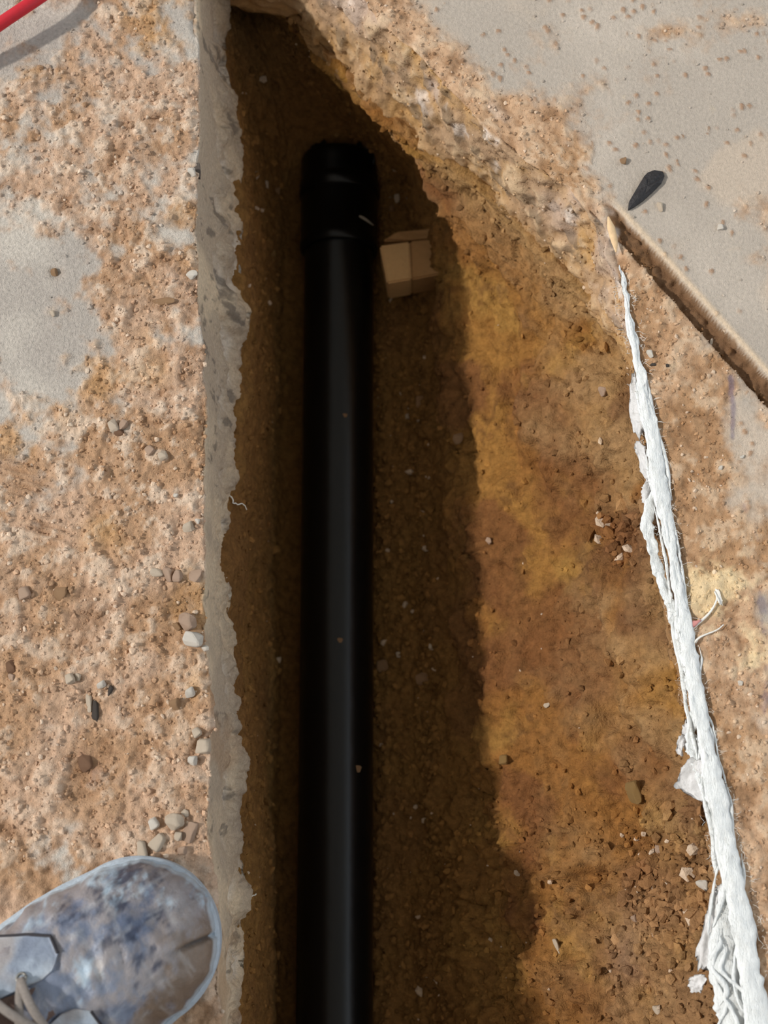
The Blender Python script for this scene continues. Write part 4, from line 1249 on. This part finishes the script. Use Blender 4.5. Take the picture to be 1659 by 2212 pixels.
def ring_solid(name, layers, m, parent):
    """closed solid of outline layers [(offset, z)] bottom to top"""
    rings = [outline(o) for o, z in layers]; n = len(rings[0])
    V = np.vstack([np.column_stack((r, np.full(n, z))) for r, (o, z) in zip(rings, layers)])
    bm = bmesh.new(); vs = [bm.verts.new(p) for p in V]
    for i in range(len(layers) - 1):
        for q in range(n):
            bm.faces.new((vs[i * n + q], vs[i * n + (q + 1) % n], vs[(i + 1) * n + (q + 1) % n], vs[(i + 1) * n + q]))
    bm.faces.new(vs[:n][::-1]); bm.faces.new(vs[-n:])
    return bm_obj(name, bm, m, parent, smooth=False)


ring_solid('sole', [(.0000, 0), (.0012, .002), (.0016, .013), (.0005, .015)], M['rubber'], boot)
ring_solid('welt', [(.0004, .015), (.0020, .0165), (.0020, .019), (.0008, .0205), (-.0006, .0215)], M['rubber'], boot)


def patch(name, a0, a1, b_in, b_out, lift, m, sign, na=50, nb=22, colors=True, thick=.0016):
    """piece of leather laid on the upper between two edge curves"""
    A = np.linspace(a0, a1, na)
    t = np.linspace(0, 1, nb)
    Bq = sign * (b_in(A)[:, None] * (1 - t) + np.minimum(b_out(A), bw(A) * .985)[:, None] * t)
    Aq = np.repeat(A[:, None], nb, 1)
    Zq = btop(Aq, Bq)
    G = np.stack((Aq, Bq, Zq), -1)
    N = normals(G); N = np.where(N[..., 2:3] < 0, -N, N)
    Gt = G + N * lift; Gb = G - N * .001
    V = np.vstack((Gt.reshape(-1, 3), Gb.reshape(-1, 3))); n0 = na * nb
    F = grid_faces(na, nb)
    rim = list(range(nb)) + [i * nb + nb - 1 for i in range(1, na)] + [(na - 1) * nb + j for j in range(nb - 2, -1, -1)] + [i * nb for i in range(na - 2, 0, -1)]
    S = np.array([(p, q, q + n0, p + n0) for p, q in zip(rim, rim[1:] + rim[:1])])
    x, y = V[:, 0], V[:, 1]
    c = mix(lin(124, 134, 152) + 0 * V, lin(172, 184, 198) + 0 * V, sm(-.5, .4, fbm(x, y, .022, 4, 761)))
    c = mix(c, lin(160, 150, 144) + 0 * V, .7 * sm(0, .6, fbm(x, y, .03, 4, 771)))
    o = from_arrays(name, V, np.vstack((F, S)), M[m], boot, colors=c if colors else None)
    return o, Gt


for sg in (1, -1):
    b_in = lambda A: np.interp(A, [-.19, -.13, -.105, -.092, -.084, -.078], [.019, .0165, .0130, .0105, .012, .018])
    b_out = lambda A: np.interp(A, [-.19, -.14, -.110, -.09, -.078], [.060, .052, .046, .036, .028])
    fc_, Gt = patch('facing', -.19, -.078, b_in, b_out, .0017, 'leather', sg)
    # stitched edge: a dark welt along the front and outer borders of the facing
    edge = np.vstack((Gt[-26:, 0][::1], Gt[-1, :], Gt[::-1, -1]))
    edge = np.vstack((Gt[-1, :], Gt[::-1, -1][1:]))
    tube_obj('stitching', edge + (0, 0, .0002), .0009, M['stitch'], fc_, seg=6)
    for a_ in (-.100, -.118, -.136, -.154, -.172):
        bq = sg * (float(b_in(np.array(a_))) + .0055)
        z_ = float(btop(np.array(a_), np.array(bq))) + .0022
        ring = [(a_ + .0028 * math.cos(q), bq + .0028 * math.sin(q), z_ - .0009 * math.sin(q) * sg) for q in np.linspace(0, 2 * math.pi, 18)]
        tube_obj('eyelet', np.array(ring), .0008, M['eyelet'], fc_, seg=6)

tg_in = lambda A: np.interp(A, [-.2, -.12, -.095], [-.019, -.016, -.009])
tg_out = lambda A: np.interp(A, [-.2, -.12, -.095], [.019, .016, .009])
A_ = np.linspace(-.195, -.094, 40); t_ = np.linspace(0, 1, 16)
B_ = tg_in(A_)[:, None] * (1 - t_) + tg_out(A_)[:, None] * t_
Aq_ = np.repeat(A_[:, None], 16, 1)
Gg = np.stack((Aq_, B_, btop(Aq_, B_) + .0006), -1)
from_arrays('tongue', Gg.reshape(-1, 3), grid_faces(40, 16), M['lining'], boot)

rows_a = (-.100, -.118, -.136, -.154, -.172)
for i, a_ in enumerate(rows_a):
    for sg in ((1,) if i == 0 else (1, -1)):
        a2 = a_ if i == 0 else a_ + .018
        bi = float(np.interp(a_, [-.19, -.13, -.105, -.092], [.0245, .022, .0185, .016]))
        bj = float(np.interp(a2, [-.19, -.13, -.105, -.092], [.0245, .022, .0185, .016]))
        pts = []
        for t in np.linspace(0, 1, 16):
            b_ = sg * (bi * (1 - t) - bj * t); aa_ = a_ * (1 - t) + a2 * t
            up_ = .0028 + .0045 * math.sin(math.pi * t) + (.002 if sg > 0 else 0)
            pts.append((aa_, b_, float(btop(np.array(aa_), np.array(b_))) + up_))
        tube_obj('lace', np.array(pts), .0026, M['lace'], boot, seg=8, flat=.5)

# collar and shaft, beyond the frame
bm = bmesh.new()
rings = []
for z_, ra, rb, ca_ in ((.060, .066, .042, -.215), (.085, .060, .041, -.220), (.115, .054, .041, -.228), (.150, .055, .043, -.230), (.165, .057, .045, -.231), (.168, .054, .042, -.231), (.150, .051, .039, -.230), (.085, .050, .034, -.222)):
    rings.append([bm.verts.new((ca_ + ra * math.cos(q), rb * math.sin(q), z_)) for q in np.linspace(0, 2 * math.pi, 40, endpoint=False)])
for r0, r1 in zip(rings[:-1], rings[1:]):
    for q in range(40): bm.faces.new((r0[q], r0[(q + 1) % 40], r1[(q + 1) % 40], r1[q]))
bm.faces.new(rings[-1])
bm_obj('shaft', bm, M['rubber'], boot, smooth=True)
